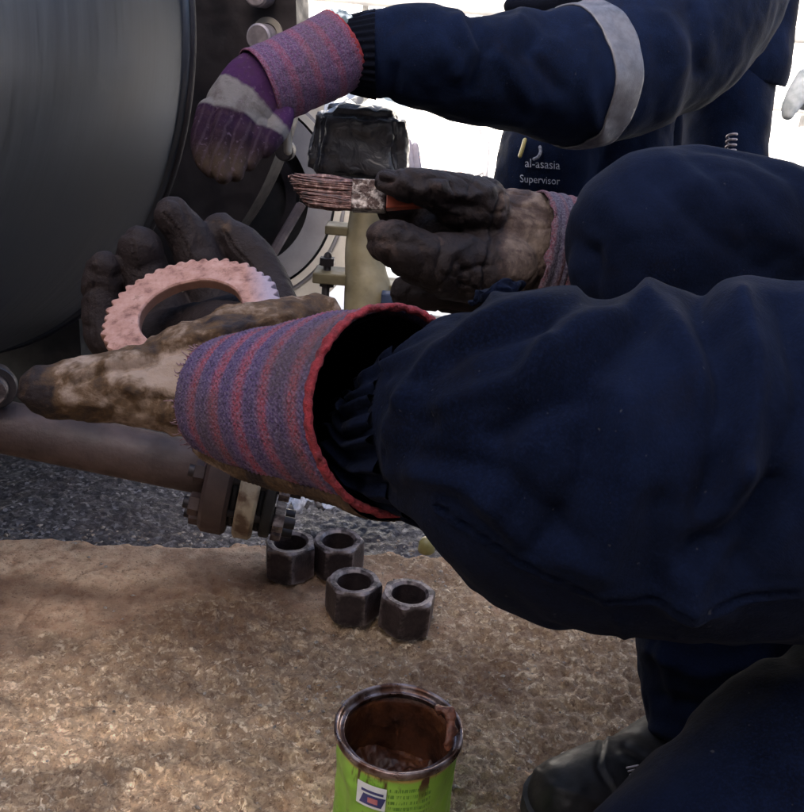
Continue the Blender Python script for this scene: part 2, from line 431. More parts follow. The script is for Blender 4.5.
V = np.stack([X, Yg, Z], -1).reshape(-1, 3)
# skirt down the edge
last = V.reshape(*X.shape, 3)[-1].copy(); sk = []
for k, dz in enumerate((-.015, -.04, -.075)):
    q = last.copy(); q[:, 2] = last[:, 2] + dz; q[:, 1] += .006 * (k + 1) + .004 * vn(q, 60, 50 + k); sk.append(q)
nV = np.vstack([V] + sk)
F1 = grid_faces(len(ts) + 3, len(xs), wrap=False)
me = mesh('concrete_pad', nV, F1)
n3 = 3 * len(xs)
pale = 1.0 * sstep(.10, -.24, X + .5 * (Yg - .55)) * sstep(-.6, .3, fbm(Q, 22, 3, 95)) * sstep(.95, .62, Yg)  # soft pool of sun painted into the near left of the pad
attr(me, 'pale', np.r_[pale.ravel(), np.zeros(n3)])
attr(me, 'coarse', np.r_[coarse.ravel(), np.ones(n3)]); attr(me, 'stain', np.r_[stain.ravel(), np.full(n3, .3)])
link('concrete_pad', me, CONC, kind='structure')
PADZ = 0.0

# asphalt beyond the pad
b = NB('asphalt'); v1 = b.n('ShaderNodeTexVoronoi'); v1.inputs['Scale'].default_value = 210; b.l(b.tc.outputs['Object'], v1.inputs['Vector'])
sc = b.n('ShaderNodeSeparateColor'); b.l(v1.outputs['Color'], sc.inputs[0])
c = b.ramp(sc.outputs[0], [(0, (.018, .016, .018)), (.5, (.05, .045, .048)), (.85, (.10, .092, .098)), (1, (.22, .21, .215))])
c = b.mix(b.val(b.noise(6, 4), .45, .65, 0, .7), c, (.035, .024, .024))
ASPH = b.set(c, b.val(b.noise(80, 3), .3, .7, .5, .85), 0, b.bump(b.noise(240, 3), .7, .003), Specular_IOR_Level=.5)
xs2 = np.unique(np.r_[np.linspace(-6, -.95, 14), np.arange(-.95, .25, .0042), np.linspace(.25, 6, 14)])
ys2 = np.unique(np.r_[np.arange(.98, 1.75, .0042), np.linspace(1.75, 2.35, 6)])
X2, Y2 = np.meshgrid(xs2, ys2); Q2 = np.stack([X2, Y2, X2 * 0], -1)
Z2 = -.062 + .0030 * np.abs(fbm(Q2, 90, 2, 60)) + .0015 * fbm(Q2, 120, 2, 61) + .006 * vn(Q2, 4, 62)
link('asphalt_strip', mesh('asphalt_strip', np.stack([X2, Y2, Z2], -1), grid_faces(len(ys2), len(xs2), False)), ASPH, kind='structure')

# loose chips lying on the pad
def chips(n, region, smin, smax, z0, seed):
    r = np.random.default_rng(seed); Vs = []; Fs = []
    base = np.array([(0, 0, 1), (1, 0, 0), (0, 1, 0), (-1, 0, 0), (0, -1, 0), (0, 0, -1)], dtype=float)
    bf = [(0, 1, 2), (0, 2, 3), (0, 3, 4), (0, 4, 1), (5, 2, 1), (5, 3, 2), (5, 4, 3), (5, 1, 4)]
    k = 0
    while k < n:
        x, y = region(r); s = smin + (smax - smin) * r.random() ** 3
        q = base * s * (r.uniform(.6, 1.2, (6, 3))) * np.array([1.2, .9, .55]); a = r.random() * 6.28
        ca, sa = math.cos(a), math.sin(a); q = np.stack([q[:, 0] * ca - q[:, 1] * sa, q[:, 0] * sa + q[:, 1] * ca, q[:, 2]], -1)
        Vs.append(q + [x, y, z0 + s * .25]); Fs += [[i + 6 * k for i in f] for f in bf]; k += 1
    return mesh('chips', np.vstack(Vs), Fs, False)
CHIP = simple('stone_chips', (.13, .10, .08), (.34, .29, .24), 90, .9, 0, 400, .4, .001, .42, .58)
def reg1(r):
    x = r.uniform(-.55, .55) ; x = x if r.random() < .3 else abs(x) * .9 - .1
    return x, r.uniform(.42, 1.0)
link('loose_grit', chips(1500, reg1, .0008, .0034, .001, 1), CHIP, kind='stuff')
def reg2(r):
    x = r.uniform(-.7, .15); return x, edge_y(x) + r.uniform(-.03, .02)
link('edge_rubble', chips(420, reg2, .001, .0045, -.003, 2), CHIP, kind='stuff')

# far wall of a pale building
b = NB('white_wall_paint'); WW = b.set(b.ramp(b.noise(.8, 5), [(.3, (.70, .69, .66)), (.7, (.80, .79, .77))]), .8, 0, b.bump(b.noise(30, 4), .2, .004))
PB = simple('pale_blue_door_paint', (.10, .14, .18), (.13, .17, .21), 2, .5, 0, 40, .1, .001)
t = thing('warehouse', 'long white rendered building across the sunlit yard', 'building', (0, 11, -.085))
v, f = box_arr(40, .3, 4.2, (0, 11.2, 2.0)); link('wall', mesh('wall', v, f, False), WW, t)
v, f = box_arr(40, .5, .18, (0, 11.15, 4.2)); link('roof_edge', mesh('roof_edge', v, f, False), PALE, t)
for xx, ww_ in ((-.38, .34), (5.5, 1.1)):
    v, f = box_arr(ww_, .08, 2.1, (xx, 11.02, .965)); dd = link('door', mesh('door', v, f, False), PB, t)
for xx in (-6, -3, 2.6, 8.5):
    v, f = box_arr(1.3, .06, .9, (xx, 11.03, 1.9)); link('window', mesh('window', v, f, False), GREYST, t)

t = thing('pipe_rack', 'pale overexposed pipe rack far off in the bright yard at the top of the frame', 'pipe rack', (0.2, 6.5, -.085))
FARP = simple('faded_grey_pipe', (.11, .11, .115), (.17, .165, .16), 5, .7, 0, 60, .1, .001)
def far_tube(name, p0, p1, r_):
    v, f, uv, _ = loft_arr([[*p0, r_, r_], [*p1, r_, r_]], 14, 4, True); link(name, mesh(name, v, f), FARP, t)
for xx in (-.47, .62, 1.5, 2.55): far_tube('upright', (xx, 6.5, -.08), (xx, 6.5, 2.2), .022)
for zz in (.86, 1.5, 2.1): far_tube('pipe', (-1.2, 6.44, zz), (4.2, 6.44, zz), .045)
far_tube('pipe', (2.2, 6.38, .42), (4.2, 6.38, .42), .03)
# unseen wall added behind the camera to keep the sun off the work area
BR = simple('sun_blocker_render', (.20, .18, .17), (.27, .25, .235), 3, .9, 0, 60, .4, .003)
t = thing('sun_blocker', 'added unseen wall behind the camera that blocks the sun over the pad', 'building', (0, -2.1, -.085))
v, f = box_arr(14, .25, 4.1, (4.1, -2.13, 1.965)); link('wall', mesh('wall', v, f, False), BR, t)

# ------------------------------------------------------------ the vessel
b = NB('vessel_steel')
az = R(16.75)
nA = np.array([math.sin(az), math.cos(az), 0.0])
mpn = b.n('ShaderNodeMapping'); mpn.inputs['Rotation'].default_value = (0, 0, az); mpn.vector_type = 'TEXTURE'
b.l(b.tc.outputs['Object'], mpn.inputs[0])
mp2 = b.n('ShaderNodeMapping'); mp2.inputs['Scale'].default_value = (1.5, 60, 1.5); b.l(mpn.outputs[0], mp2.inputs[0])
st = b.noise(3.5, 5, .7, coord=mp2.outputs[0])
scr = b.val(b.noise(11, 6, .7), .6, .75, 0, .15)
c = b.ramp(st, [(.25, (.052, .057, .068)), (.75, (.072, .079, .092))])
c = b.mix(scr, c, (.17, .16, .15))
c = b.mix(b.val(b.noise(2.2, 3), .5, .8, 0, .5), c, (.10, .085, .07))
rr = b.val(st, .3, .7, .30, .46)
VES = b.set(c, rr, .8, b.bump(st, .04, .001))
EC = P(-123, 5, 1.35)
RA = .5385
axz = EC.copy()
def on_axis(s): return axz + s * nA
t = thing('pressure_vessel', 'huge dark steel cylindrical shell filling the upper left with pale streaks at its top', 'vessel', (on_axis(-.6)[0], on_axis(-.6)[1], -.085))
prof = [(RA - .012, -3.0), (RA, -3.0)] + [(RA, s) for s in np.linspace(-2.9, -.026, 30)] + [(RA + .0035, -.022), (RA + .0045, -.012), (RA + .0035, -.002), (RA, 0), (RA - .02, .002), (RA - .02, -.05), (RA - .02, -2.9)]
v, f, uv = lathe_arr(prof, 160, on_axis(0), nA)
me = mesh('shell', v, f, True, uv); sharp(me, 40); link('shell', me, VES, t)
v, f, uv = lathe_arr([(RA + .0048, -.016), (RA + .0075, -.012), (RA + .0075, -.006), (RA + .0048, -.003)], 160, on_axis(0), nA)
me = mesh('rim_band', v, f, True, uv); sharp(me, 40); link('rim_band', me, DARKST, t)
v, f, uv = lathe_arr([(.0, -.02), (RA - .021, -.02), (RA - .021, .0), (0, .0)], 96, on_axis(0), nA, False)
me = mesh('tube_sheet', v, f, False, uv); link('tube_sheet', me, BLACK, t)
# near-black supports added to stand in for shade under the vessel
for s0 in (.12, -1.6):
    cc = on_axis(s0); sx = np.array([nA[1], -nA[0], 0])
    vs = []; 
    for hz in (-.085, cc[2] - RA * .8):
        for a_, b_ in ((-.26, -.03), (.26, -.03), (.26, .03), (-.26, .03)):
            q = cc + a_ * sx + b_ * nA; vs.append((q[0], q[1], hz))
    link('shade_saddle', mesh('shade_saddle', vs, [[0, 3, 2, 1], [4, 5, 6, 7], [0, 1, 5, 4], [1, 2, 6, 5], [2, 3, 7, 6], [3, 0, 4, 7]], False), BLACK, t)

# channel flange facing the shell across the gap
RB = .55; sB = .30
t = thing('channel_head', 'dark round steel flange and cover beyond the open gap of the vessel', 'flange', (on_axis(sB)[0], on_axis(sB)[1], -.085))
v, f, uv = lathe_arr([(0, sB), (RB * .62, sB), (RB * .62, sB + .004), (RB * .66, sB + .004), (RB * .66, sB), (RB, sB), (RB, sB + .05), (RB * .8, sB + .05), (RB * .8, sB + .10), (0, sB + .12)], 128, on_axis(0), nA, False)
me = mesh('flange_disc', v, f, True, uv); sharp(me, 30); link('flange_disc', me, DARKST, t)
cc = on_axis(sB + .2); vs = []
for hz in (-.085, cc[2] - RB * .5):
    for a_, b_ in ((-.2, -.12), (.2, -.12), (.2, .12), (-.2, .12)):
        q = cc + a_ * np.array([nA[1], -nA[0], 0]) + b_ * nA; vs.append((q[0], q[1], hz))
link('support', mesh('support', vs, [[0, 3, 2, 1], [4, 5, 6, 7], [0, 1, 5, 4], [1, 2, 6, 5], [2, 3, 7, 6], [3, 0, 4, 7]], False), BLACK, t)
# studs through the flange
def ray_plane(px, py, s):
    v = P(px, py, 1) - cam_loc; tt = ((on_axis(s) - cam_loc) @ nA) / (v @ nA); return cam_loc + tt * v
def stud_on(px, py, rad, length, parent, mat=STUD):
    c0 = ray_plane(px, py, sB)
    v, f, uv = lathe_arr([(0, -length), (rad * .86, -length), (rad, -length + .003), (rad, 0.002), (0, .002)], 40, c0, nA, False)
    me = mesh('stud', v, f, True, uv); sharp(me); return link('stud', me, mat, parent)
stud_on(266, 38, .0215, .03, t); stud_on(264, -6, .0215, .03, t); stud_on(252, 250, .0215, .03, t, DARKST); stud_on(286, 150, .018, .012, t, DARKST)
# bright crescent: worn washer behind first stud
c0 = ray_plane(268, 35, sB)
v, f, uv = lathe_arr([(.018, -.003), (.0275, -.003), (.0275, .0), (.018, .0)], 40, c0, nA)
link('washer', mesh('washer', v, f, False, uv), PALE, t)

# pipe with flanged joint below vessel
pA, pB = P(-260, 372, .93), P(211, 470, .985)
pd = (pB - pA) / np.linalg.norm(pB - pA)
t = thing('drain_pipe', 'brown painted horizontal pipe with bolted flange pair above the asphalt strip', 'pipe', (pB[0], pB[1], -.06))
def pipe_seg(name, a, L, rad, mat, n=40, inner=None):
    prof = [(rad * .8, 0), (rad, 0), (rad, L), (rad * .8, L)]
    v, f, uv = lathe_arr(prof, n, a, pd); me = mesh(name, v, f, True, uv); sharp(me); return link(name, me, mat, t)
prad = .0285
L = np.linalg.norm(pB - pA)
pipe_seg('pipe', pA, L, prad, RUSTY)
def disc(name, s, th, rad, mat, bev=.002):
    a = pB + pd * s
    v, f, uv = lathe_arr([(0, 0), (rad - bev, 0), (rad, bev), (rad, th - bev), (rad - bev, th), (0, th)], 56, a, pd, False)
    me = mesh(name, v, f, True, uv); sharp(me); return link(name, me, mat, t)
frad = .067
disc('flange', .000, .029, frad, RUSTY, .004)
BONE = simple('chipped_bone_paint', (.11, .065, .04), (.36, .30, .22), 48, .7, 0, 180, .6, .002, .36, .55)
disc('spacer_ring', .0292, .0075, frad * .80, BLACK)
disc('flange', .0370, .021, frad * .99, BONE, .003)
disc('spacer_ring', .0582, .006, frad * .80, BLACK)
disc('flange', .0645, .012, frad * .9, BLACK)
hN = np.cross(pd, [0, 0, 1]); hN /= np.linalg.norm(hN); hM = np.cross(hN, pd)
for k in range(8):
    a = R(22.5 + 45 * k)
    off = (math.cos(a) * hN + math.sin(a) * hM) * frad * .74
    a0 = pB - pd * .018 + off
    v, f, uv = lathe_arr([(0, 0), (.0062, 0), (.0065, .001), (.0065, .118), (.0060, .119), (0, .119)], 16, a0, pd, False)
    me = mesh('bolt', v, f, True, uv); sharp(me); bo = link('bolt', me, DARKST, t)
    for s_ in (-.012, .078):
        v, f, uv = lathe_arr([(.0062, 0), (.0118, 0), (.0125, .001), (.0125, .0105), (.0118, .0115), (.0062, .0115)], 6, pB + pd * s_ + off, pd)
        me = mesh('nut', v, f, False, uv); n_ = link('nut', me, NUTM if s_ > 0 else RUSTY, t)
# stand under the pipe
for s_ in (-.45,):
    q = pB + pd * s_; hgt = q[2] - prad * .8 + .085
    v, f = box_arr(.05, .05, hgt, (q[0], q[1], -.085 + hgt / 2)); link('pipe_stand', mesh('pipe_stand', v, f, False), BLACK, t)

# round bolt end at the left frame edge, under the vessel
c0 = P(-6, 388, .925)
t = thing('coupling_bolt', 'round dark bolt end with pale collar at the left edge above the pipe', 'bolt', c0)
dv = np.array([.35, -.9, .15]); dv /= np.linalg.norm(dv)
v, f, uv = lathe_arr([(0, .02), (.0125, .02), (.014, .018), (.014, -.06), (0, -.06)], 32, c0, dv, False); me = mesh('bolt_head', v, f, True, uv); sharp(me); link('bolt_head', me, NUTM, t)
v, f, uv = lathe_arr([(.021, -.012), (.0225, -.010), (.0225, -.002), (.021, 0), (.0145, 0), (.0145, -.012)], 40, c0, dv); me = mesh('collar', v, f, True, uv); sharp(me); link('collar', me, DARKST, t)
pb_ = P(-6, 424, .945)
v, f, uv, _ = loft_arr([[*(c0 - dv * .05), .011, .005], [*pb_, .013, .005]], 10, 4, True); link('lug', mesh('lug', v, f), DARKST, t)

# pale nozzle rings behind the brush
c0 = P(240, 196, 1.78)
dv = (cam_loc - c0); dv /= np.linalg.norm(dv); dv = dv + .25 * Rt * -1; dv /= np.linalg.norm(dv)
t = thing('nozzle_rings', 'grey and cream concentric steel rings seen below the paint brush', 'flange', c0)
RG1 = simple('light_grey_ring_paint', (.26, .25, .26), (.36, .35, .36), 14, .5); RG2 = simple('cream_ring_paint', (.62, .58, .50), (.76, .72, .64), 14, .5)
def rg(name, r0, r1, h0, h1, mat):
    k = 1.78 / 900
    v, f, uv = lathe_arr([(r0 * k, h0), (r1 * k, h0), (r1 * k, h1), (r0 * k, h1)], 90, c0, dv); me = mesh(name, v, f, True, uv); sharp(me); link(name, me, mat, t)
rg('cover', 0.5, 48, -.03, .0, BLACK); rg('ring', 48, 58, -.03, .012, DARKST); rg('ring', 58, 70, -.03, -.02, BLACK)
rg('ring', 70, 94, -.03, .006, RG1); rg('ring', 94, 96.5, -.03, -.004, BLACK); rg('ring', 96.5, 103, -.03, .002, RG2); rg('ring', 103, 106, -.03, -.004, RG1); rg('ring', 106, 130, -.03, -.01, RG2)
# flat bar
a, c_ = P(301, 205, 1.22), P(264, 268, 1.16)
v, f, uv, _ = loft_arr([[*a, .0068, .003], [*c_, .0068, .003]], 8, 3, True)
link('flat_bar', mesh('flat_bar', v, f, False), RUSTY, label='thin brown steel bar leaning diagonally below the brush bristles', cat='bar')
a, c_ = P(287, 108, 1.16), P(288, 151, 1.16)
v, f, uv, _ = loft_arr([[*a, .0055, .0055], [*c_, .0055, .0055]], 16, 3, True)
link('hanging_stud', mesh('hanging_stud', v, f), PALE, label='short pale rod hanging below the purple glove cuff', cat='rod')

# olive pipe post with lugs
t = thing('valve_post', 'olive cream painted pipe post with side lugs and bolts behind the brush', 'pipe', (P(365, 250, 1.28)[0], P(365, 250, 1.28)[1], -.085))
q0 = P(372, 176, 1.28); q1 = P(366, 330, 1.28)
rows = [(376, 170, 1.28, 24), (372, 195, 1.28, 20), (366, 225, 1.28, 18), (364, 250, 1.28, 19), (366, 275, 1.28, 21), (368, 300, 1.28, 24), (368, 420, 1.28, 26), (366, 480, 1.28, 28)]
v, f, uv, _ = loft_arr(stations(rows), 40, 40); link('post', mesh('post', v, f), OLIVE, t)
def pbox(name, px0, py0, px1, py1, d, th, mat, parent, bev=.002):
    """metric box whose front face spans the pixel rectangle"""
    c = P((px0 + px1) / 2, (py0 + py1) / 2, d + th / 2); sx = abs(px1 - px0) * d / FPX; sz = abs(py1 - py0) * d / FPX
    v, f = box_arr(sx, th, sz, (0, 0, 0), bev)
    v = np.array(v); v = c + v[:, :1] * R0 + v[:, 1:2] * np.array([0, 1, 0]) + v[:, 2:3] * np.array([0, 0, 1])
    return link(name, mesh(name, v, f, False), mat, parent)
pbox('lug', 314, 270, 352, 281, 1.27, .05, OLIVE, t); pbox('lug', 326, 224, 350, 233, 1.27, .04, OLIVE, t)
pbox('lug', 378, 281, 402, 293, 1.27, .05, OLIVE, t)
def rod(name, p0, p1, r, mat, parent=None, n=14, **k):
    v, f, uv, _ = loft_arr([[*p0, r, r], [*p1, r, r]], n, 3, True); return link(name, mesh(name, v, f), mat, parent, **k)
rod('bolt', P(328, 256, 1.29), P(325, 300, 1.29), .0058, DARKST, t)
for yy in (265, 286):
    v, f, uv = lathe_arr([(.0, 0), (.0115, 0), (.0115, .011), (0, .011)], 6, P(327, yy, 1.29), (0, 0, 1), False); link('nut', mesh('nut', v, f, False), DARKST, t)
pbox('blue_label', 381, 292, 396, 308, 1.24, .02, simple('faded_blue', (.012, .02, .05), (.02, .035, .08), 30), t)

# black plastic wrapped valve on top of post
t0 = P(360, 143, 1.27)
n = 46
import bmesh
bm = bmesh.new(); bmesh.ops.create_cube(bm, size=1)
bmesh.ops.bevel(bm, geom=bm.edges[:], offset=.14, segments=3, affect='EDGES')
bmesh.ops.subdivide_edges(bm, edges=bm.edges[:], cuts=11, use_grid_fill=True)
me = bpy.data.meshes.new('wrapped_valve'); bm.to_mesh(me); bm.free()
v = getv(me); me.update(); nn = getn(me)
v = v * np.array([.126, .10, .094]); v[:, 0] *= 1 - .10 * (v[:, 2] / .05)
v2_ = v * np.array([1.6, 1, .7]) + .02 * np.stack([vn(v, 20, 3), vn(v, 20, 4), vn(v, 20, 5)], -1)
cr = .004 * vn(v, 14, 69) + .004 * ridged(v2_, 34, 70) + .0022 * ridged(v2_, 75, 71)
v = v + nn * cr[:, None]
BAGM = NB('black_plastic_film'); BAGM = BAGM.set(BAGM.ramp(BAGM.noise(30, 3), [(.3, (.022, .023, .03)), (.7, (.06, .062, .075))]), .28, 0, BAGM.bump(BAGM.noise(38, 3, .5, dist=1.5), .6, .006))
setv(me, v + t0); me.polygons.foreach_set('use_smooth', np.ones(len(me.polygons), dtype=bool))
link('wrapped_valve', me, BAGM, label='square valve bundled in shiny crumpled black plastic film', cat='wrapped valve')
# clear film scrap on top
b = NB('clear_film'); fm = b.set((.8, .82, .85), .15, 0, b.bump(b.noise(70, 4), .8, .004)); b.b.inputs['Transmission Weight'].default_value = .0
b.b.inputs['Alpha'].default_value = .55
gx = np.linspace(0, 1, 60); gy = np.linspace(0, 1, 22); U_, V_ = np.meshgrid(gx, gy)
pp = np.array([[P(322 + 88 * u + 4 * v_, 118 - 16 * math.sin(u * 2.6) - 16 * v_ - 6 * u, 1.20 + .09 * v_) for u in gx] for v_ in gy])
pp = pp + np.stack([0 * U_, .004 * vn(pp, 70, 5), .007 * ridged(pp, 55, 6)], -1)
me = mesh('film_scrap', pp, grid_faces(22, 60, False)); so_ = link('film_scrap', me, fm, label='clear crinkled plastic film scrap lying over the black wrapped valve', cat='plastic film')
md = so_.modifiers.new('s', 'SOLIDIFY'); md.thickness = .0004
# pale hoses beside the wrap and rods in the yard
t = thing('hose_pair', 'two pale ribbed hose ends upright beside the black wrapped valve', 'hose', P(410, 170, 1.4))
for xx, yy in ((408, 142), (415, 146)):
    st_ = stations([(xx, yy, 1.4, 3.6), (xx + 2, yy + 15, 1.4, 3.8), (xx + 5, yy + 34, 1.4, 3.8)])
    v, f, uv, _ = loft_arr(st_, 14, 30); link('hose', mesh('hose', v, f), simple('pale_lilac_hose', (.45, .4, .46), (.62, .57, .62), 40), t)
PINK = simple('faded_pink_paint', (.5, .32, .3), (.62, .45, .42), 10)
t = thing('tube_frame', 'thin pink tubular frame standing far out in the bright yard', 'frame', G(440, 190, -.085))
def curve_tube(name, pts, r, mat, parent, n=10, nl=24, **k):
    v, f, uv, _ = loft_arr([[*p, r, r] for p in pts], n, nl); return link(name, mesh(name, v, f), mat, parent, **k)
dF = 2.6
curve_tube('rail', [P(416, 156, dF), P(440, 158, dF), P(455, 161, dF), P(461, 168, dF), P(462, 185, dF), P(463, 225, dF)], .003, PINK, t)
curve_tube('rail', [P(445, 171, dF), P(452, 166, dF), P(458, 162, dF)], .003, PINK, t)
curve_tube('leg', [P(420, 156, dF), P(419, 175, dF), P(418, 225, dF)], .003, PINK, t)
t = thing('steel_post', 'thin grey post with bent tip left of the man in navy', 'post', G(486, 215, -.085))
curve_tube('pole', [P(482, 130, 2.5), P(486, 140, 2.5), P(486.5, 152, 2.5), P(485, 178, 2.5), P(484, 230, 2.5)], .0085, GREYST, t, 12)
curve_tube('brace', [P(484, 171, 2.5), P(478, 176, 2.5), P(468, 190, 2.5)], .004, GREYST, t)

# ------------------------------------------------------------ four heavy hex nuts
def make_nut(name):
    hw = .0283; H = .045; rb = .0195
    N = 72; th = np.linspace(0, 2 * math.pi, N, endpoint=False)
    hexr = hw / np.cos((th + R(30)) % R(60) - R(30))
    rings = []
    def ring(rf, z): rings.append(np.stack([rf * np.cos(th), rf * np.sin(th), np.full(N, z)], -1))
    ring(np.minimum(hexr, hw * .97), 0); ring(np.minimum(hexr, hw * 1.115), .0028); ring(hexr, .0065); ring(hexr, H * .5); ring(hexr, H - .0065)
    ring(np.minimum(hexr, hw * 1.115), H - .0028); ring(np.minimum(hexr, hw * .98), H); ring(np.full(N, rb + .003), H)
    ring(np.full(N, rb), H - .003)
    k = 26
    for i in range(k):
        z = H - .003 - (H - .006) * (i + 1) / (k + 1); ring(np.full(N, rb + (.0003 if i % 2 else 0)), z)
    ring(np.full(N, rb), .003); ring(np.full(N, rb + .003), 0)
    V = np.vstack(rings); n = len(rings); f = grid_faces(n, N)
    i = (n - 1) * N; j = np.arange(N); j2 = (j + 1) % N
    f = np.vstack([f, np.stack([i + j, i + j2, j2, j], -1)])
    V = V + .0004 * np.stack([vn(V, 120, 1), vn(V, 120, 2), vn(V, 120, 3)], -1)
    me = mesh(name, V, f); sharp(me, 24); return me
nutme = make_nut('hex_nut')
nspec = [((291, 541), 12, 'hex nut standing on the pad directly beside the flanged joint, leftmost of four', 0),
         ((339, 539), 38, 'hex nut at the back, between the leftmost nut and the sleeve', 0),
         ((355, 580), 27, 'hex nut in front, wedged between the back pair and the rightmost nut', 0),
         ((408, 592), 50, 'rightmost hex nut, standing closest to the green can', 0)]
for (px, py), rot, lab, _ in nspec:
    q = G(px, py, .048)
    o = link('hex_nut', nutme, None, label=lab, cat='nut', group='heavy hex nuts standing on the concrete')
    if not nutme.materials: nutme.materials.append(NUTM)
    o.location = (q[0], q[1], .003); o.rotation_euler = (R(random.uniform(-1.5, 1.5)), R(random.uniform(-1.5, 1.5)), R(rot))

# crumpled pale blue film behind nuts, yellow cap
gx = np.linspace(0, 1, 90); gy = np.linspace(0, 1, 20)
pp = np.array([[G(284 + 108 * u, 524 - 8 * v_ - 5 * math.sin(u * 3), .0) + np.array([0, .03 * v_, 0]) for u in gx] for v_ in gy])
pp[..., 2] = .012 + .034 * np.abs(ridged(pp, 40, 88)) * .6 + .008 * np.abs(vn(pp, 90, 89)); 
me = mesh('crumpled_film', pp, grid_faces(20, 90, False)); o = link('crumpled_film', me, simple('pale_blue_film', (.20, .22, .27), (.45, .48, .56), 40, .3, 0, 120, .9, .004), label='crumpled bluish plastic strip on the concrete behind the nuts', cat='plastic film')
md = o.modifiers.new('s', 'SOLIDIFY'); md.thickness = .0008
q = G(426, 552, .0)
v, f, uv = lathe_arr([(0, .0), (.010, 0), (.0115, .002), (.0105, .013), (.007, .019), (0, .021)], 28, (q[0], q[1], .001), (0, 0, 1), False)
link('plastic_cap', mesh('plastic_cap', v, f), YELLOW, label='small yellow plastic cap on the concrete under the sleeve', cat='cap')

# ------------------------------------------------------------ green can
H = .118; q = G(399, 728, H); cx, cy = q[0], q[1]
rc = .0492
t = thing('paint_can', 'open green tin of brown grease standing on the concrete', 'can', (cx, cy, .002))
Nn = 128
prof = [(rc * .97, 0), (rc, .001), (rc * 1.01, .003), (rc * .985, .0055)] + [(rc * .98, z) for z in np.linspace(.008, H - .009, 40)] + [(rc * .985, H - .0075)]
v, f, uv = lathe_arr(prof, Nn, (0, 0, 0), (0, 0, 1), False)
v = v.copy()
# local dents (front left), v is in can coordinates
sx = Rt.copy(); ang = np.arctan2(v[:, 1], v[:, 0])
rad = np.hypot(v[:, 0], v[:, 1])
def dent(a0, z0, wa, wz, dep):
    da = (ang - a0 + math.pi) % (2 * math.pi) - math.pi
    return dep * np.exp(-(da / wa) ** 2 - ((v[:, 2] - z0) / wz) ** 2)
dd = dent(R(205), .072, .30, .014, .0042) + dent(R(196), .100, .22, .010, .002) + dent(R(212), .045, .35, .02, .004) - dent(R(225), .088, .25, .010, .002) + dent(R(-35), .07, .35, .02, .002) + .0006 * ridged(v, 90, 3)
k = (rad - dd) / rad; v[:, 0] *= k; v[:, 1] *= k
v += [cx, cy, .002]
b = NB('green_label')
sep = b.n('ShaderNodeSeparateXYZ'); b.l(b.tc.outputs['UV'], sep.inputs[0])
u_, vv_ = sep.outputs['X'], sep.outputs['Y']
c = b.ramp(b.noise(25, 4), [(.3, (.20, .42, .04)), (.7, (.30, .54, .07))])
# fine print rows
row = b.math('FRACT', b.math('MULTIPLY', vv_, 170)); rowm = b.math('GREATER_THAN', row, .45)
mpv = b.n('ShaderNodeMapping'); mpv.inputs['Scale'].default_value = (260, 60, 1); b.l(b.tc.outputs['UV'], mpv.inputs[0])
chars = b.val(b.noise(1.4, 1, .5, coord=mpv.outputs[0]), .46, .54)
def band(x, lo, hi): return b.math('MULTIPLY', b.math('GREATER_THAN', x, lo), b.math('LESS_THAN', x, hi))
UPRINT = (.485, .60)
reg = b.math('MULTIPLY', band(u_, *UPRINT), band(vv_, .02, H - .018))
ink = b.math('MULTIPLY', b.math('MULTIPLY', rowm, chars), reg)
c = b.mix(b.math('MULTIPLY', ink, .75), c, (.035, .13, .01))
c = b.mix(b.val(vv_, H - .0125, H - .0095), c, (.45, .30, .10))
c = b.mix(b.val(b.noise(60, 5, .7), .60, .68, 0, .75), c, (.10, .07, .04))
md_ = b.n('ShaderNodeMapping'); md_.inputs['Scale'].default_value = (22, 14, 1); b.l(b.tc.outputs['UV'], md_.inputs[0])
c = b.mix(b.math('MULTIPLY', b.val(b.noise(1.0, 4, .6, coord=md_.outputs[0]), .60, .66), b.val(vv_, H - .04, H - .015)), c, (.07, .025, .012))
GREEN = b.set(c, .38, 0, b.bump(b.noise(55, 3), .3, .002))
me = mesh('can_wall', v, f, True, uv); cw = link('can_wall', me, GREEN, t)
TIN = NB('tin'); TIN = TIN.set(TIN.ramp(TIN.noise(60, 5), [(.40, (.10, .05, .035)), (.62, (.36, .30, .30))]), TIN.val(TIN.noise(90, 3), .3, .7, .22, .45), .9, TIN.bump(TIN.noise(200, 3), .3, .0008))
zr = .002 + H
v, f, uv = lathe_arr([(rc * .985, zr - .0085), (rc * 1.015, zr - .007), (rc * 1.04, zr - .004), (rc * 1.04, zr - .001), (rc * 1.02, zr + .0006), (rc * .985, zr), (rc * .965, zr - .0015), (rc * .955, zr - .0045), (rc * .90, zr - .0055), (rc * .885, zr - .004), (rc * .875, zr - .005), (rc * .88, zr - .0085), (rc * .965, zr - .0095)], Nn, (cx, cy, 0), (0, 0, 1))
v = v + .0005 * np.stack([vn(v, 60, 1), vn(v, 60, 2), vn(v, 60, 3)], -1)
link('rim', mesh('rim', v, f, True, uv), TIN, t)
GREASE = NB('brown_grease'); b = GREASE
GREASE = b.set(b.ramp(b.noise(30, 5, .65), [(.3, (.018, .006, .004)), (.55, (.075, .024, .010)), (.75, (.20, .075, .022))]), b.val(b.noise(70, 3), .3, .7, .3, .6), 0, b.bump(b.noise(110, 5), .6, .003), Specular_IOR_Level=.5)
v, f, uv = lathe_arr([(rc * .95, zr - .009), (rc * .89, zr - .012)] + [(rc * .88, z) for z in np.linspace(zr - .014, .036, 24)] + [(rc * .6, .034), (0.0005, .034)], 96, (cx, cy, 0), (0, 0, 1), False)
rel = v - [cx, cy, 0]; rr_ = np.hypot(rel[:, 0], rel[:, 1]); wallm = (rr_ > rc * .8)
v[wallm, :2] = (np.array([cx, cy]) + rel[wallm, :2] * (1 - .05 * np.clip(fbm(v[wallm], 60, 3, 5), 0, 1))[:, None])
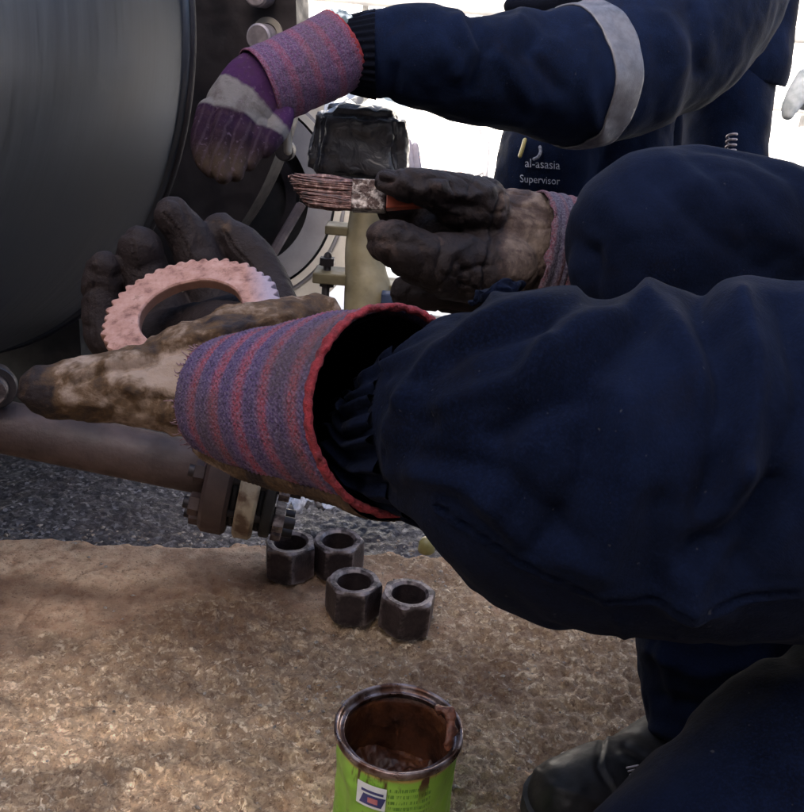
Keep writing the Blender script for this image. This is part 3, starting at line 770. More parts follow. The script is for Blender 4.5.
link('inner_wall', mesh('inner_wall', v, f, True, uv), GREASE, t)
gx = np.linspace(-1, 1, 80); A_, B_ = np.meshgrid(gx, gx); rr_ = np.sqrt(A_ ** 2 + B_ ** 2)
sc_ = np.where(rr_ > 1e-6, np.maximum(np.abs(A_), np.abs(B_)) / np.maximum(rr_, 1e-6), 1) * rc * .87
gv = np.stack([cx + A_ * sc_, cy + B_ * sc_, 0 * A_], -1)
gv[..., 2] = .042 + .005 * np.abs(fbm(gv, 60, 3, 91)) + .014 * np.maximum(0, vn(gv, 36, 92)) + .008 * (rr_ ** 2)
link('grease', mesh('grease', gv, grid_faces(80, 80, False)), GREASE, t)
# torn flap on the right of the rim
GR2 = simple('dried_orange_grease', (.06, .018, .010), (.24, .085, .045), 90, .5, 0, 300, .6, .002)
fl = [P(437, 711, .712), P(445, 710, .712), P(451, 716, .708), P(452, 728, .705), P(449, 740, .70), P(447, 748, .70)]
v, f, uv, _ = loft_arr([[*p, .0028 + .003 * random.random(), .0022] for p in fl], 12, 40)
v = v + .0024 * np.stack([vn(v, 170, 1), vn(v, 200, 2), vn(v, 200, 3)], -1)
link('grease_flap', mesh('grease_flap', v, f), GR2, t)
# picture patch on the label
a0 = None
def can_dir(px, py, z):
    g_ = G(px, py, z); return math.atan2(g_[1] - cy, g_[0] - cx)
def patch(name, zc, ac, ws, hs, mat, lift, shape=None, skew=0.0):
    nx, ny = 14, 12; vs = []
    for j in range(ny):
        for i in range(nx):
            a = ac + (i / (nx - 1) - .5) * ws / rc + skew * (j / (ny - 1) - .5); z = zc + (j / (ny - 1) - .5) * hs
            vs.append((cx + (rc * .98 + lift) * math.cos(a), cy + (rc * .98 + lift) * math.sin(a), z + .002))
    return link(name, mesh(name, vs, grid_faces(ny, nx, False)), mat, cw if False else t)
WH = simple('white_print', (.62, .66, .66), (.75, .78, .78), 60, .4); BL = simple('blue_print', (.03, .04, .14), (.06, .06, .2), 60, .4); PKP = simple('pink_print', (.4, .12, .14), (.5, .2, .2), 60, .4)
for m_ in (WH, BL, PKP): pass
acen = R(249)
patch('label_picture', .090, acen, .024, .022, WH, .0016)
patch('picture_blue', .0865, acen + .03, .018, .010, BL, .0019, skew=.06)
patch('picture_blue', .0945, acen + .02, .018, .0025, BL, .0019)
patch('picture_pink', .0868, acen + .04, .008, .005, PKP, .0022)

# ------------------------------------------------------------ toothed ring
t_ = None
nT = 44; N = nT * 8; th = np.linspace(0, 2 * math.pi, N, endpoint=False)
Ro, Ri, Th = .0672, .0385, .0085
ph = (np.arange(N) % 8) / 8
tooth = np.array([0, .35, .85, 1, 1, .75, .3, .02])[np.arange(N) % 8]
jit = np.repeat(rng.uniform(.55, 1.15, nT), 8)
ro = Ro - .0034 + .0036 * tooth * jit
def rngv(r, z): return np.stack([r * np.cos(th), r * np.sin(th), np.full(N, z)], -1)
rings = [rngv(Ri, -Th), rngv(Ri, -.0012), rngv(Ri + .001, 0)]
for q in np.linspace(.12, .9, 7): rings.append(rngv(Ri + (ro - Ri) * q, 0))
rings += [rngv(ro - .0007, -.0002), rngv(ro, -.0012), rngv(ro, -Th + .001), rngv(ro - .001, -Th)]
V = np.vstack(rings); V[:, 2] += .0006 * fbm(V, 60, 3, 5); V += .0003 * np.stack([vn(V, 300, 1), vn(V, 300, 2), 0 * V[:, 0]], -1)
n = len(rings); f = grid_faces(n, N); i = (n - 1) * N; j = np.arange(N); j2 = (j + 1) % N
f = np.vstack([f, np.stack([i + j, i + j2, j2, j], -1)])
me = mesh('toothed_ring', V, f); sharp(me, 35)
b = NB('pink_scuffed_ring')
c = b.ramp(b.noise(60, 6, .65), [(.35, (.12, .05, .035)), (.47, (.30, .155, .12)), (.7, (.43, .26, .215))])
c = b.mix(b.val(b.noise(110, 5, .75), .54, .66, 0, .75), c, (.15, .07, .05))
gz = b.n('ShaderNodeSeparateXYZ'); b.l(b.tc.outputs['Object'], gz.inputs[0])
c = b.mix(b.val(gz.outputs['Z'], -.001, -.003), c, (.16, .075, .05))
c = b.mix(b.val(gz.outputs['X'], .045, .06, 0, .6), c, (.22, .24, .34))
RINGM = b.set(c, .7, .1, b.bump(b.noise(300, 4), .5, .001))
cc = P(190, 311, .672)
viewd = (cam_loc - cc); viewd /= np.linalg.norm(viewd)
# normal: between toward the camera and up, leaning so that the far edge is high right
nr = .66 * viewd + .75 * (Up * .93 - Rt * .30); nr = Vector(nr).normalized()
xr = Vector(Rt * .95 + Up * .31); xr = (xr - nr * xr.dot(nr)).normalized(); yr = nr.cross(xr)
o = link('toothed_ring', me, RINGM, label='pinkish scuffed toothed metal ring held between gloved fingers and thumb', cat='ring')
o.matrix_world = Matrix(((xr.x, yr.x, nr.x, cc[0]), (xr.y, yr.y, nr.y, cc[1]), (xr.z, yr.z, nr.z, cc[2]), (0, 0, 0, 1)))

# ------------------------------------------------------------ foreground worker
hipx, hipy = .64, .66
w1 = thing('person', 'crouching worker in navy coveralls and striped leather gloves reaching in from the right', 'person', (hipx, hipy, .0))
chains = []
sleeve = stations([(392, 440, .552, 36), (400, 440, .546, 60), (414, 437, .538, 80), (440, 433, .526, 103), (468, 432, .515, 122), (508, 441, .505, 149), (560, 458, .50, 165), (630, 467, .50, 170), (700, 465, .50, 176), (760, 462, .50, 178), (830, 462, .51, 172), (915, 445, .53, 150)])
chains.append(sleeve)
sh = [.52, .50, .66]
el = sleeve[-1]
chains.append([[*el[:3], .085, .085], [*((np.array(el[:3]) + np.array(sh)) / 2 + [0, .01, .02]), .082, .082], [*sh, .085, .085]])
chains.append(wst([(.52, .50, .66, .09), (.55, .62, .70, .11), (.56, .80, .66, .09)]))         # shoulders
chains.append(wst([(.66, .66, .20, .165), (.64, .66, .36, .16), (.59, .65, .54, .165), (.56, .65, .66, .13), (.54, .65, .74, .07)]))
thigh = stations([(663, 248, .75, 97), (700, 250, .755, 100), (745, 262, .76, 101), (804, 284, .77, 103), (880, 312, .79, 105), (1000, 350, .84, 110)])
chains.append(thigh + [[.64, .76, .24, .11, .11]])
chains.append(stations([(664, 258, .75, 95), (690, 400, .785, 78), (712, 540, .815, 82), (722, 650, .83, 82), (722, 715, .84, 74), (716, 742, .845, 66)]))
near = stations([(590, 1005, .52, 100), (684, 920, .50, 130), (776, 842, .51, 140), (870, 772, .54, 140), (980, 715, .60, 135)])
chains.append(near + [[.60, .60, .24, .10, .10]])
chains.append(wst([(*near[0][:3], .055), (.30, .46, .07, .05), (.52, .50, .065, .045)]))
# right arm to the brush glove
rw = P(640, 255, .87)
chains.append(wst([(.56, .80, .64, .085), (.50, .92, .50, .07), (*P(760, 270, .92), .06), (*P(700, 262, .89), .056), (*P(610, 250, .865), .050)]))
me = body_mesh('coverall', chains, .0031, 8)
v = getv(me); nn = getn(me)
px, py = project(v); uvp = np.stack([px, py], -1)
dpt = (v - cam_loc) @ Fw
wv = v + .03 * np.stack([vn(v, 7, 1), vn(v, 7, 2), vn(v, 7, 3)], -1)
wr = np.stack([wv @ np.array([.8, .2, .5]) * 1.0, wv @ np.array([-.5, 0, .85]) * .42, wv @ np.array([.2, -1, 0]) * .5], -1)
disp = .0035 * vn(wv, 11, 21) + .0020 * vn(wv, 24, 22) + .0010 * vn(wv, 55, 23) - .0058 * np.exp(-(vn(wr, 15, 24) / .11) ** 2) * sstep(-.2, .6, vn(v, 6, 25)) - .0022 * np.exp(-(vn(wr, 34, 26) / .16) ** 2) * sstep(-.1, .6, vn(v, 9, 27))
issl = (dpt < .63) & (py < 660) & (px > 380)
def fold(pl, wdt, amp, mask):
    global disp
    w2 = uvp + 8 * np.stack([vn(v, 18, 5), vn(v, 18, 6)], -1)
    d_ = segd(w2, pl); disp = disp + mask * amp * 1.25 * np.exp(-(d_ / wdt) ** 2)
for pl, wdt, amp in [
    ([(405, 400), (440, 350), (500, 318), (570, 300)], 12, .0055), ([(420, 380), (470, 345), (540, 330)], 9, -.004),
    ([(455, 410), (520, 385), (575, 335), (640, 300)], 16, .0075), ([(430, 420), (500, 400)], 10, -.004),
    ([(500, 430), (570, 395), (640, 320)], 13, -.006), ([(415, 470), (470, 480), (520, 540)], 12, .004), ([(440, 455), (510, 470), (570, 540)], 12, -.0035),
    ([(655, 300), (690, 360), (720, 440)], 18, .006), ([(700, 300), (715, 380), (712, 470), (690, 560)], 15, -.009), ([(745, 310), (750, 380), (740, 470)], 14, .007),
    ([(740, 470), (700, 530), (690, 600)], 16, .007), ([(790, 310), (800, 400), (770, 500), (745, 560)], 16, -.008), ([(780, 480), (740, 520), (700, 545)], 14, -.006),
    ([(590, 400), (580, 470), (545, 540)], 16, -.006), ([(620, 400), (625, 480), (600, 560)], 18, .006), ([(560, 560), (640, 600), (720, 610)], 16, .004),
    ([(600, 590), (620, 635)], 6, .002), ([(655, 500), (650, 600)], 18, -.004), ([(540, 360), (530, 440), (500, 500)], 15, .005),
    ([(670, 560), (674, 640)], 4, .0018), ([(710, 292), (740, 290)], 24, .0025), ([(610, 302), (650, 308)], 22, -.004), ([(490, 300), (510, 286)], 8, .008)]:
    fold(pl, wdt, amp, issl)
kn = (dpt > .62) & (py < 420) & (px > 540)
for pl, wdt, amp in [([(600, 200), (640, 240), (650, 300)], 18, .004), ([(590, 250), (600, 300)], 9, -.004), ([(700, 190), (760, 220), (804, 250)], 16, .005), ([(660, 180), (700, 230), (760, 270)], 12, -.004)]:
    fold(pl, wdt, amp, kn)
lg = (dpt > .62) & (py > 560)
for pl, wdt, amp in [([(650, 650), (690, 670), (760, 660)], 10, .005), ([(655, 700), (690, 705), (740, 690)], 8, -.005), ([(645, 730), (680, 735)], 8, .006), ([(660, 600), (665, 700)], 8, .004)]:
    fold(pl, wdt, amp, lg)
v = v + nn * disp[:, None]
seam_ = segd(uvp + 2 * np.stack([vn(v, 30, 5), vn(v, 30, 6)], -1), [(440, 505), (520, 560), (600, 592), (700, 604), (804, 590)])
v = v + nn * (issl * (.0020 * np.exp(-((seam_ - 5) / 3.0) ** 2) - .0016 * np.exp(-(seam_ / 1.6) ** 2)))[:, None]
wa, wb = P(380, 440, .56), P(500, 438, .507); wx = wb - wa; wx /= np.linalg.norm(wx)
we1 = Up - (Up @ wx) * wx; we1 /= np.linalg.norm(we1); we2 = np.cross(wx, we1); rel_ = v - wa
wang = np.arctan2(rel_ @ we2, rel_ @ we1); wal = rel_ @ wx
ruf_ = issl * sstep(.085, .01, wal) * .0042 * (np.sin(wang * 17 + 3 * vn(v, 12, 77)) + .5 * np.sin(wang * 9 + 1))
v = v + nn * ruf_[:, None]
setv(me, v)
link('coverall', me, NAVY, w1)
# gathered wrist of the near sleeve
c_w = stations([(424, 436, .533, 88), (412, 438, .538, 82), (400, 440, .545, 72), (390, 441, .552, 64), (376, 438, .568, 56)])
v, f, uv, (n, ns, Nn_, Bn_, Tn_) = loft_arr(c_w, 240, 60, False)
v = v.reshape(n, ns, 3); c0_ = v.mean(axis=1, keepdims=True); dr = v - c0_; dr /= np.linalg.norm(dr, axis=2, keepdims=True)
th = np.linspace(0, 2 * math.pi, ns, endpoint=False)
ruf = .0032 * np.sin(th * 23 + 2 * np.sin(th * 3))[None, :] + .0016 * np.sin(th * 41 + 1)[None, :]
v = v + dr * (ruf * (1 + .5 * vn(v, 50, 3)) + .002 * vn(v, 90, 4))[..., None]
o = link('sleeve_cuff', mesh('sleeve_cuff', v, f, True, uv), NAVY, w1)
# torn ruffle at the sleeve top
v, f, uv, _ = loft_arr(stations([(474, 301, .505, 4), (483, 294, .50, 8), (495, 291, .495, 8), (507, 290, .495, 8), (517, 288, .50, 4)]), 40, 90)
v = v + .0035 * np.stack([vn(v, 150, 1), vn(v, 150, 2), vn(v, 150, 3)], -1) + .0015 * np.stack([vn(v, 400, 1), vn(v, 400, 2), vn(v, 400, 3)], -1)
link('frayed_hem', mesh('frayed_hem', v, f), NAVY, w1)
# head and helmet out of frame
hd = body_mesh('head', [wst([(.53, .65, .78, .05), (.52, .65, .84, .06)]), wst([(.505, .65, .92, .078, .07), (.50, .65, .99, .08, .078)]), wst([(.42, .65, .93, .012), (.425, .65, .955, .009)])], .005, 4)
link('head', hd, SKINM, w1)
v, f, uv = lathe_arr([(.0, .115), (.05, .108), (.085, .08), (.10, .03), (.102, 0), (.12, -.006), (.12, -.010), (.098, -.004)], 48, (.505, .65, .97), (0, 0, 1), False)
link('helmet', mesh('helmet', v, f), HELMET, w1)

# --- left glove (holds the ring)
gl = body_mesh('glove', [
    stations([(318, 322, .69, 26), (280, 338, .675, 38), (240, 352, .66, 45), (205, 366, .65, 43), (160, 380, .65, 37)]),
    stations([(225, 396, .65, 42), (195, 393, .64, 46), (150, 388, .635, 39), (105, 388, .628, 35), (68, 391, .62, 29), (44, 391, .615, 24)]),
    stations([(270, 335, .68, 28, .8), (235, 335, .70, 34, .8), (190, 340, .735, 36, .7), (140, 345, .745, 28, .7)]),
    stations([(265, 335, .70, 24), (240, 318, .74, 24), (205, 330, .75, 28)]),
    stations([(150, 345, .75, 24), (110, 338, .752, 22), (101, 302, .75, 19), (103, 272, .745, 17), (105, 266, .74, 14)]),
    stations([(185, 335, .76, 24), (156, 300, .765, 25), (143, 266, .76, 24), (140, 248, .75, 21)]),
    stations([(222, 325, .77, 24), (207, 280, .775, 24), (190, 240, .77, 22), (172, 215, .76, 18)]),
    stations([(284, 318, .745, 19), (270, 282, .775, 19), (246, 250, .785, 20), (220, 229, .785, 17)]),
], .0019, 5)
v = getv(gl); nn = getn(gl); px, py = project(v); uvp = np.stack([px, py], -1); dpt = (v - cam_loc) @ Fw
wv = v + .012 * np.stack([vn(v, 22, 1), vn(v, 22, 2), vn(v, 22, 3)], -1)
disp = .0022 * vn(wv, 38, 31) + .0016 * ridged(wv, 60, 32) + .0009 * ridged(v, 110, 34) + .0007 * vn(v, 170, 33)
front = dpt < .69
for pl, wdt, amp in [([(70, 376), (110, 366), (160, 350), (215, 334), (290, 318)], 4, .003), ([(75, 384), (112, 372), (162, 357), (215, 342)], 3, -.003),
                     ([(150, 400), (175, 405), (190, 440)], 6, -.003), ([(130, 395), (140, 410)], 5, -.004), ([(60, 395), (100, 402)], 6, .003), ([(95, 365), (140, 352), (190, 330)], 7, .0022)]:
    w2 = uvp + 3 * np.stack([vn(v, 50, 5), vn(v, 50, 6)], -1)
    disp = disp + front * amp * np.exp(-(segd(w2, pl) / wdt) ** 2)
for pl in ([(97, 345), (92, 300), (96, 268)], [(150, 300), (137, 262), (132, 240)], [(205, 285), (186, 245), (165, 214)], [(268, 290), (245, 258), (222, 232)]):
    sd_ = segd(uvp + 2 * np.stack([vn(v, 50, 5), vn(v, 50, 6)], -1), pl); disp = disp + (~front) * (.0022 * np.exp(-((sd_ - 2.2) / 1.6) ** 2) - .0034 * np.exp(-(sd_ / 1.3) ** 2))
disp = np.where(front, disp, .45 * disp - .0025 * np.exp(-(vn(wv, 30, 36) / .12) ** 2) * sstep(0, .5, vn(v, 14, 37)))
setv(gl, v + nn * disp[:, None])
# grime: upper band and thumb tip dirty, thumb side light, fingers oily
seam = np.interp(px, [0, 60, 110, 160, 215, 300, 340], [388, 384, 369, 354, 338, 322, 318])
dirt = np.where(py < seam, .50, .28 + .30 * sstep(160, 90, px))
dirt = dirt + .35 * sstep(75, 30, px)
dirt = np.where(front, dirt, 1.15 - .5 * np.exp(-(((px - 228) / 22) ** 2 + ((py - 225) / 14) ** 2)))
dirt = dirt + .25 * vn(v, 30, 44) + .35 * np.exp(-(segd(uvp, [(128, 395), (165, 402), (178, 425)]) / 13) ** 2) * front
dirt = np.where(front & (px > 165) & (px < 230) & (py > 345), dirt - .1, dirt)
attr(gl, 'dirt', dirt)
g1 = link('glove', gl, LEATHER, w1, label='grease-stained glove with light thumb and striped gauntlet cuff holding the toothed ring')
# lower palm leather strip under the cuff
cuffc = stations([(196, 394, .640, 50), (230, 396, .620, 58), (280, 400, .590, 72), (340, 405, .555, 89), (396, 410, .520, 105)])
n, ns = 190, 360
cA, cB = P(224, 394, .645), P(397, 409, .525)
toc = cam_loc - cB; toc /= np.linalg.norm(toc)
axd = (cB - cA) / np.linalg.norm(cB - cA)
vv_ = []; s_uv = []
for k_ in range(n):
    q_ = k_ / (n - 1); c_k = cA + (cB - cA) * q_
    nk = axd * (1 - q_ ** 1.5) + (.80 * toc + .60 * Rt) * q_ ** 1.5; nk /= np.linalg.norm(nk)
    e1 = Up - (Up @ nk) * nk; e1 /= np.linalg.norm(e1); e2 = np.cross(nk, e1)
    rk = (56 + (103 - 56) * q_ ** .85) * ((.645 + (.525 - .645) * q_) / FPX)
    a_ = np.linspace(0, 2 * math.pi, ns, endpoint=False)
    vv_.append(c_k + rk * (np.cos(a_)[:, None] * e1 + 1.0 * np.sin(a_)[:, None] * e2)); s_uv.append(q_ * .15)
v = np.array(vv_); f = grid_faces(n, ns).tolist()
uv = np.stack(np.broadcast_arrays((np.arange(ns) / ns)[None, :], np.array(s_uv)[:, None]), -1).reshape(-1, 2)
v = v.reshape(n, ns, 3); c0_ = v.mean(axis=1, keepdims=True); dr = v - c0_; dr /= np.linalg.norm(dr, axis=2, keepdims=True)
sarr = np.linspace(0, 1, n)[:, None]; th = np.linspace(0, 2 * math.pi, ns, endpoint=False)[None, :]
kn_ = .0005 * np.sin(th * 100) * np.sin(sarr * math.pi * 70)
wav = .0004 * np.sin(sarr * math.pi * 9) + .0016 * vn(v, 22, 3) + .004 * vn(v, 9, 8) - .003 * np.exp(-(vn(v * np.array([1, 1, .4]), 26, 12) / .2) ** 2) * sstep(0, .6, vn(v, 12, 13)) + .0006 * np.abs(np.sin(sarr * math.pi * 38 + .6 * np.sin(th * 3)))
v = v + dr * (kn_ + wav)[..., None]
cu = link('cuff', mesh('cuff', v, f, True, uv), KNIT, w1)
md = cu.modifiers.new('s', 'SOLIDIFY'); md.thickness = .0022; md.offset = -1
rim = v[-1].copy()
def strand_ring(ringpts, rad, mat, name, parent, bumpf=.0006, nlen=500, closed=True):
    pts = np.asarray(ringpts); m_ = len(pts)
    T = np.roll(pts, -1, 0) - np.roll(pts, 1, 0); T /= np.linalg.norm(T, axis=1)[:, None]
    cen = pts.mean(axis=0); rd = pts - cen; rd -= (np.sum(rd * T, 1))[:, None] * T; rd /= np.linalg.norm(rd, axis=1)[:, None]; bn = np.cross(T, rd)
    a = np.linspace(0, 2 * math.pi, 12, endpoint=False)
    vv = pts[:, None] + rad * (np.cos(a)[None, :, None] * rd[:, None] + 1.5 * np.sin(a)[None, :, None] * bn[:, None])
    vv = vv + (bumpf * np.stack([vn(vv, 260, 1), vn(vv, 260, 2), vn(vv, 260, 3)], -1))
    F = grid_faces(m_, 12).tolist(); i = (m_ - 1) * 12
    F += [[i + k_, i + (k_ + 1) % 12, (k_ + 1) % 12, k_] for k_ in range(12)]
    return link(name, mesh(name, vv, F), mat, parent)
strand_ring(rim, .0023, RED, 'cuff_binding', w1, .0010)
CUFF_SHADE = simple('cuff_shade_black', (.0015, .0015, .0018), (.003, .003, .0035), 60, .95, 0, 200, .3, .001, Specular_IOR_Level=.05)  # near-black insert standing in for the shade inside the cuff opening
lv = (c0_ + (v - c0_) * .90)[int(n * .2):n - 3, ::3]; lc = c0_[int(n * .25)]
m1, m2_ = lv.shape[:2]
lv = np.vstack([lv.reshape(-1, 3), lc]); lf = grid_faces(m1, m2_).tolist() + [[j_, (j_ + 1) % m2_, m1 * m2_] for j_ in range(m2_)]
link('cuff_shade', mesh('cuff_shade', lv, lf), CUFF_SHADE, w1)
# ragged stitched edge where the cuff joins the leather
e0 = v[3].copy(); cen = e0.mean(axis=0)
TH = simple('loose_pink_threads', (.14, .07, .09), (.26, .17, .19), 300, .9)
parts = []; rt_ = random.Random(9)
for k_ in range(230):
    j_ = rt_.randrange(ns); p_ = cen + (v[4][j_] - cen) * 1.02; out_d = dr[4][j_]
    al_d = -axd * rt_.uniform(.4, 1.2) + out_d * rt_.uniform(-.1, .7) + np.array([rt_.uniform(-.5, .5) for _ in range(3)]); L_ = rt_.uniform(.002, .0065)
    vq, fq, uq, _ = loft_arr([[*(p_ + axd * .002), .00035, .00035], [*(p_ + al_d * L_ * .6), .00035, .00035], [*(p_ + al_d * L_ + np.array([0, 0, rt_.uniform(-.002, .002)])), .0002, .0002]], 4, 5, False)
    parts.append((vq, fq))
Vt, Ft = merge(parts); link('frayed_threads', mesh('frayed_threads', Vt, Ft), TH, w1, kind='stuff')
# leather tongue under the cuff
ang_i = None
lo = []
cxy = project(v.reshape(-1, 3)); PXc = cxy[0].reshape(n, ns); PYc = cxy[1].reshape(n, ns)
jb = int(np.argmax(PYc[n * 3 // 4])); rng_j = np.arange(jb - 34, jb + 34) % ns
sub = v[:, rng_j]; dsub = dr[:, rng_j]
tt = np.linspace(-1, 1, len(rng_j))[None, :]
bulge = .0042 * (1 - np.abs(tt) ** 6)
lv = sub + dsub * (bulge + .0008 * vn(sub, 60, 2))[..., None]
me = mesh('palm_leather', lv, grid_faces(n, len(rng_j), False)); attr(me, 'dirt', np.clip(.55 + .3 * vn(lv.reshape(-1, 3), 25, 3), 0, 1))
tong = link('palm_leather', me, LEATHER, w1)

# --- right glove (holds the brush)
gr = body_mesh('glove', [
    stations([(575, 250, .86, 52, .8), (520, 246, .845, 56, .75), (475, 240, .835, 56, .7), (440, 228, .83, 46, .7)]),
    stations([(480, 208, .81, 32), (440, 193, .775, 23), (405, 186, .76, 18), (385, 182, .765, 14)]),
    stations([(450, 212, .83, 26), (412, 205, .825, 21), (392, 208, .815, 16)]),
    stations([(460, 235, .85, 28), (420, 226, .85, 22), (398, 222, .84, 16)]),
    stations([(590, 285, .86, 40, .7), (520, 282, .845, 38, .7), (460, 290, .83, 26, .7), (400, 293, .83, 17, .7)]),
    stations([(470, 255, .86, 28), (430, 250, .86, 22), (410, 246, .855, 16)]),
    stations([(500, 268, .82, 38), (455, 268, .785, 34), (425, 258, .765, 29), (398, 244, .755, 25), (386, 240, .757, 21)]),
], .0020, 5)
v = getv(gr); nn = getn(gr); px, py = project(v); uvp = np.stack([px, py], -1); dpt = (v - cam_loc) @ Fw
wv = v + .012 * np.stack([vn(v, 22, 1), vn(v, 22, 2), vn(v, 22, 3)], -1)
disp = .0022 * vn(wv, 34, 51) - .0040 * np.exp(-(vn(wv * np.array([1, 1, 1.6]), 30, 52) / .13) ** 2) * sstep(-.3, .4, vn(v, 16, 55)) - .002 * np.exp(-(vn(wv, 62, 56) / .15) ** 2) + .0006 * vn(v, 150, 53)
for pl, wdt, amp in [([(500, 195), (492, 240), (485, 290)], 3.5, -.004), ([(498, 195), (489, 240), (481, 290)], 3, .0015), ([(400, 180), (420, 190), (445, 183)], 5, .003), ([(440, 190), (470, 200), (490, 190)], 5, .0035), ([(450, 205), (480, 212)], 4, -.003),
                     ([(440, 290), (450, 255), (470, 240)], 6, .003), ([(460, 295), (465, 270)], 5, -.003), ([(415, 245), (425, 262), (420, 280)], 5, -.002)]:
    disp = disp + amp * np.exp(-(segd(uvp + 3 * np.stack([vn(v, 50, 5), vn(v, 50, 6)], -1), pl) / wdt) ** 2)
setv(gr, v + nn * disp[:, None])
dirt = 1.05 - .70 * sstep(490, 512, px) + .0 * px
dirt = dirt - .38 * np.exp(-(((px - 385) / 22) ** 2 + ((py - 245) / 22) ** 2))
dirt = dirt + .12 * vn(v, 40, 9) - .2 * sstep(.5, .9, ridged(wv, 42, 52)) * (py < 215)
attr(gr, 'dirt', dirt)
link('glove', gr, LEATHER_DK, w1, label='dark oily glove with pale wrist patch gripping the brush')
cuffr = stations([(524, 256, .838, 66, .8), (546, 262, .846, 67, .8), (575, 268, .852, 67, .82), (625, 275, .866, 68, .85)])
v, f, uv, info = loft_arr(cuffr, 220, 90, False)
n, ns = info[0], info[1]; v = v.reshape(n, ns, 3); c0_ = v.mean(axis=1, keepdims=True); dr = v - c0_; dr /= np.linalg.norm(dr, axis=2, keepdims=True)
th = np.linspace(0, 2 * math.pi, ns, endpoint=False)[None, :]; sarr = np.linspace(0, 1, n)[:, None]
v = v + dr * (.002 * vn(v, 30, 6) + .0006 * np.sin(sarr * 60))[..., None]
v[0] = v[0] + .004 * np.stack([vn(v[0], 90, 1), vn(v[0], 90, 2), vn(v[0], 90, 3)], -1)
cu2 = link('cuff', mesh('cuff', v, f, True, uv), KNIT2, w1); md = cu2.modifiers.new('s', 'SOLIDIFY'); md.thickness = .002; md.offset = -1

# --- boot of the far leg
bt = body_mesh('boot', [
    stations([(572, 803, .79, 46, 1.0), (600, 795, .80, 50, 1.0), (640, 785, .82, 50, 1.0), (690, 775, .85, 48, .9), (740, 765, .86, 46, .85)]),
    stations([(640, 775, .83, 44), (680, 750, .845, 46), (705, 715, .85, 46), (712, 680, .85, 44)]),
], .0024, 8)
v = getv(bt); v[:, 2] = np.maximum(v[:, 2], .016); setv(bt, v); nn = getn(bt); px, py = project(v); uvp = np.stack([px, py], -1)
disp = .0010 * vn(v, 30, 3) + .0005 * vn(v, 90, 4)
for pl, wdt, amp in [([(604, 735), (598, 765), (612, 790), (618, 812)], 3, -.0022), ([(608, 735), (603, 765), (617, 790), (623, 812)], 2.5, .0012), ([(535, 770), (550, 785), (580, 797), (610, 806)], 5, .0014), ([(625, 745), (650, 760)], 4, -.002), ([(622, 755), (640, 765)], 4, .002)]:
    disp = disp + amp * np.exp(-(segd(uvp, pl) / wdt) ** 2)
setv(bt, v + nn * disp[:, None]); 
bo = link('boot', bt, BOOT, w1)
v = getv(bt); m_ = v[:, 2] < .035; cc2 = v[m_]
# sole: hull of the boot's footprint
import bmesh
bm = bmesh.new()
pts2 = cc2[:: max(1, len(cc2) // 500)]
c2 = pts2.mean(axis=0)
for q in pts2:
    s_ = c2 + (q - c2) * 1.035
    bm.verts.new((s_[0], s_[1], .003)); bm.verts.new((s_[0], s_[1], .019))
r_ = bmesh.ops.convex_hull(bm, input=bm.verts[:]); bmesh.ops.delete(bm, geom=[g for g in r_['geom_interior'] if isinstance(g, bmesh.types.BMVert)], context='VERTS')
me = bpy.data.meshes.new('sole'); bm.to_mesh(me); bm.free(); link('sole', me, SOLE, w1)
# lace hook
q = P(633, 770, .768)
for k_ in range(3):
    p0 = P(627 + 1.5 * k_, 768 + 3.4 * k_, .766 + .002 * k_); p1 = P(638 + 1.0 * k_, 765.5 + 3.4 * k_, .766 + .002 * k_)
    rod('lace_hook', p0, p1, .0009, STUD, w1)

# ------------------------------------------------------------ brush
BRD = .785
t = thing('paint_brush', 'flat paint brush with grease-caked bristles and silver ferrule held by the dark glove', 'brush', P(370, 198, BRD))
def slab(name, x0, x1, ytop0, ybot0, ytop1, ybot1, d, th, mat, nu=2, nv=2, df=None, parent=None):
    pass
a = P(384, 197, BRD); bdir = P(300, 193, BRD) - a; bdir /= np.linalg.norm(bdir); upb = Up - (Up @ bdir) * bdir; upb /= np.linalg.norm(upb); tb = np.cross(bdir, upb)
# tilt the brush a little so its flat face looks up at the camera
k_mm = BRD / FPX
Lf = 32 * k_mm; hf = 15 * k_mm
def bx(name, s0, s1, hh0, hh1, th0, th1, mat, off=0, bev=0.0):
    vs = []
    for s_, hh, tt_ in ((s0, hh0, th0), (s1, hh1, th1)):
        for q1, q2 in ((-1, -1), (1, -1), (1, 1), (-1, 1)):
            vs.append(a + bdir * s_ + upb * (q1 * hh + off) + tb * q2 * tt_)
    o_ = link(name, mesh(name, vs, [[0, 1, 2, 3], [7, 6, 5, 4], [0, 4, 5, 1], [1, 5, 6, 2], [2, 6, 7, 3], [3, 7, 4, 0]], False), mat, t)
    bevel_edges(o_, .0012, 2); return o_
FER = NB('worn_ferrule'); FER = FER.set(FER.ramp(FER.noise(130, 5, .7), [(.46, (.035, .018, .015)), (.60, (.34, .30, .28))]), .45, .5, FER.bump(FER.noise(180, 4), .7, .002))
bx('ferrule', -.002, Lf, hf, hf * 1.02, .008, .008, FER)
bx('handle', -.045, -.0022, .006, hf * .85, .006, .0075, simple('orange_lacquer', (.20, .025, .008), (.32, .05, .015), 30, .35), 0)
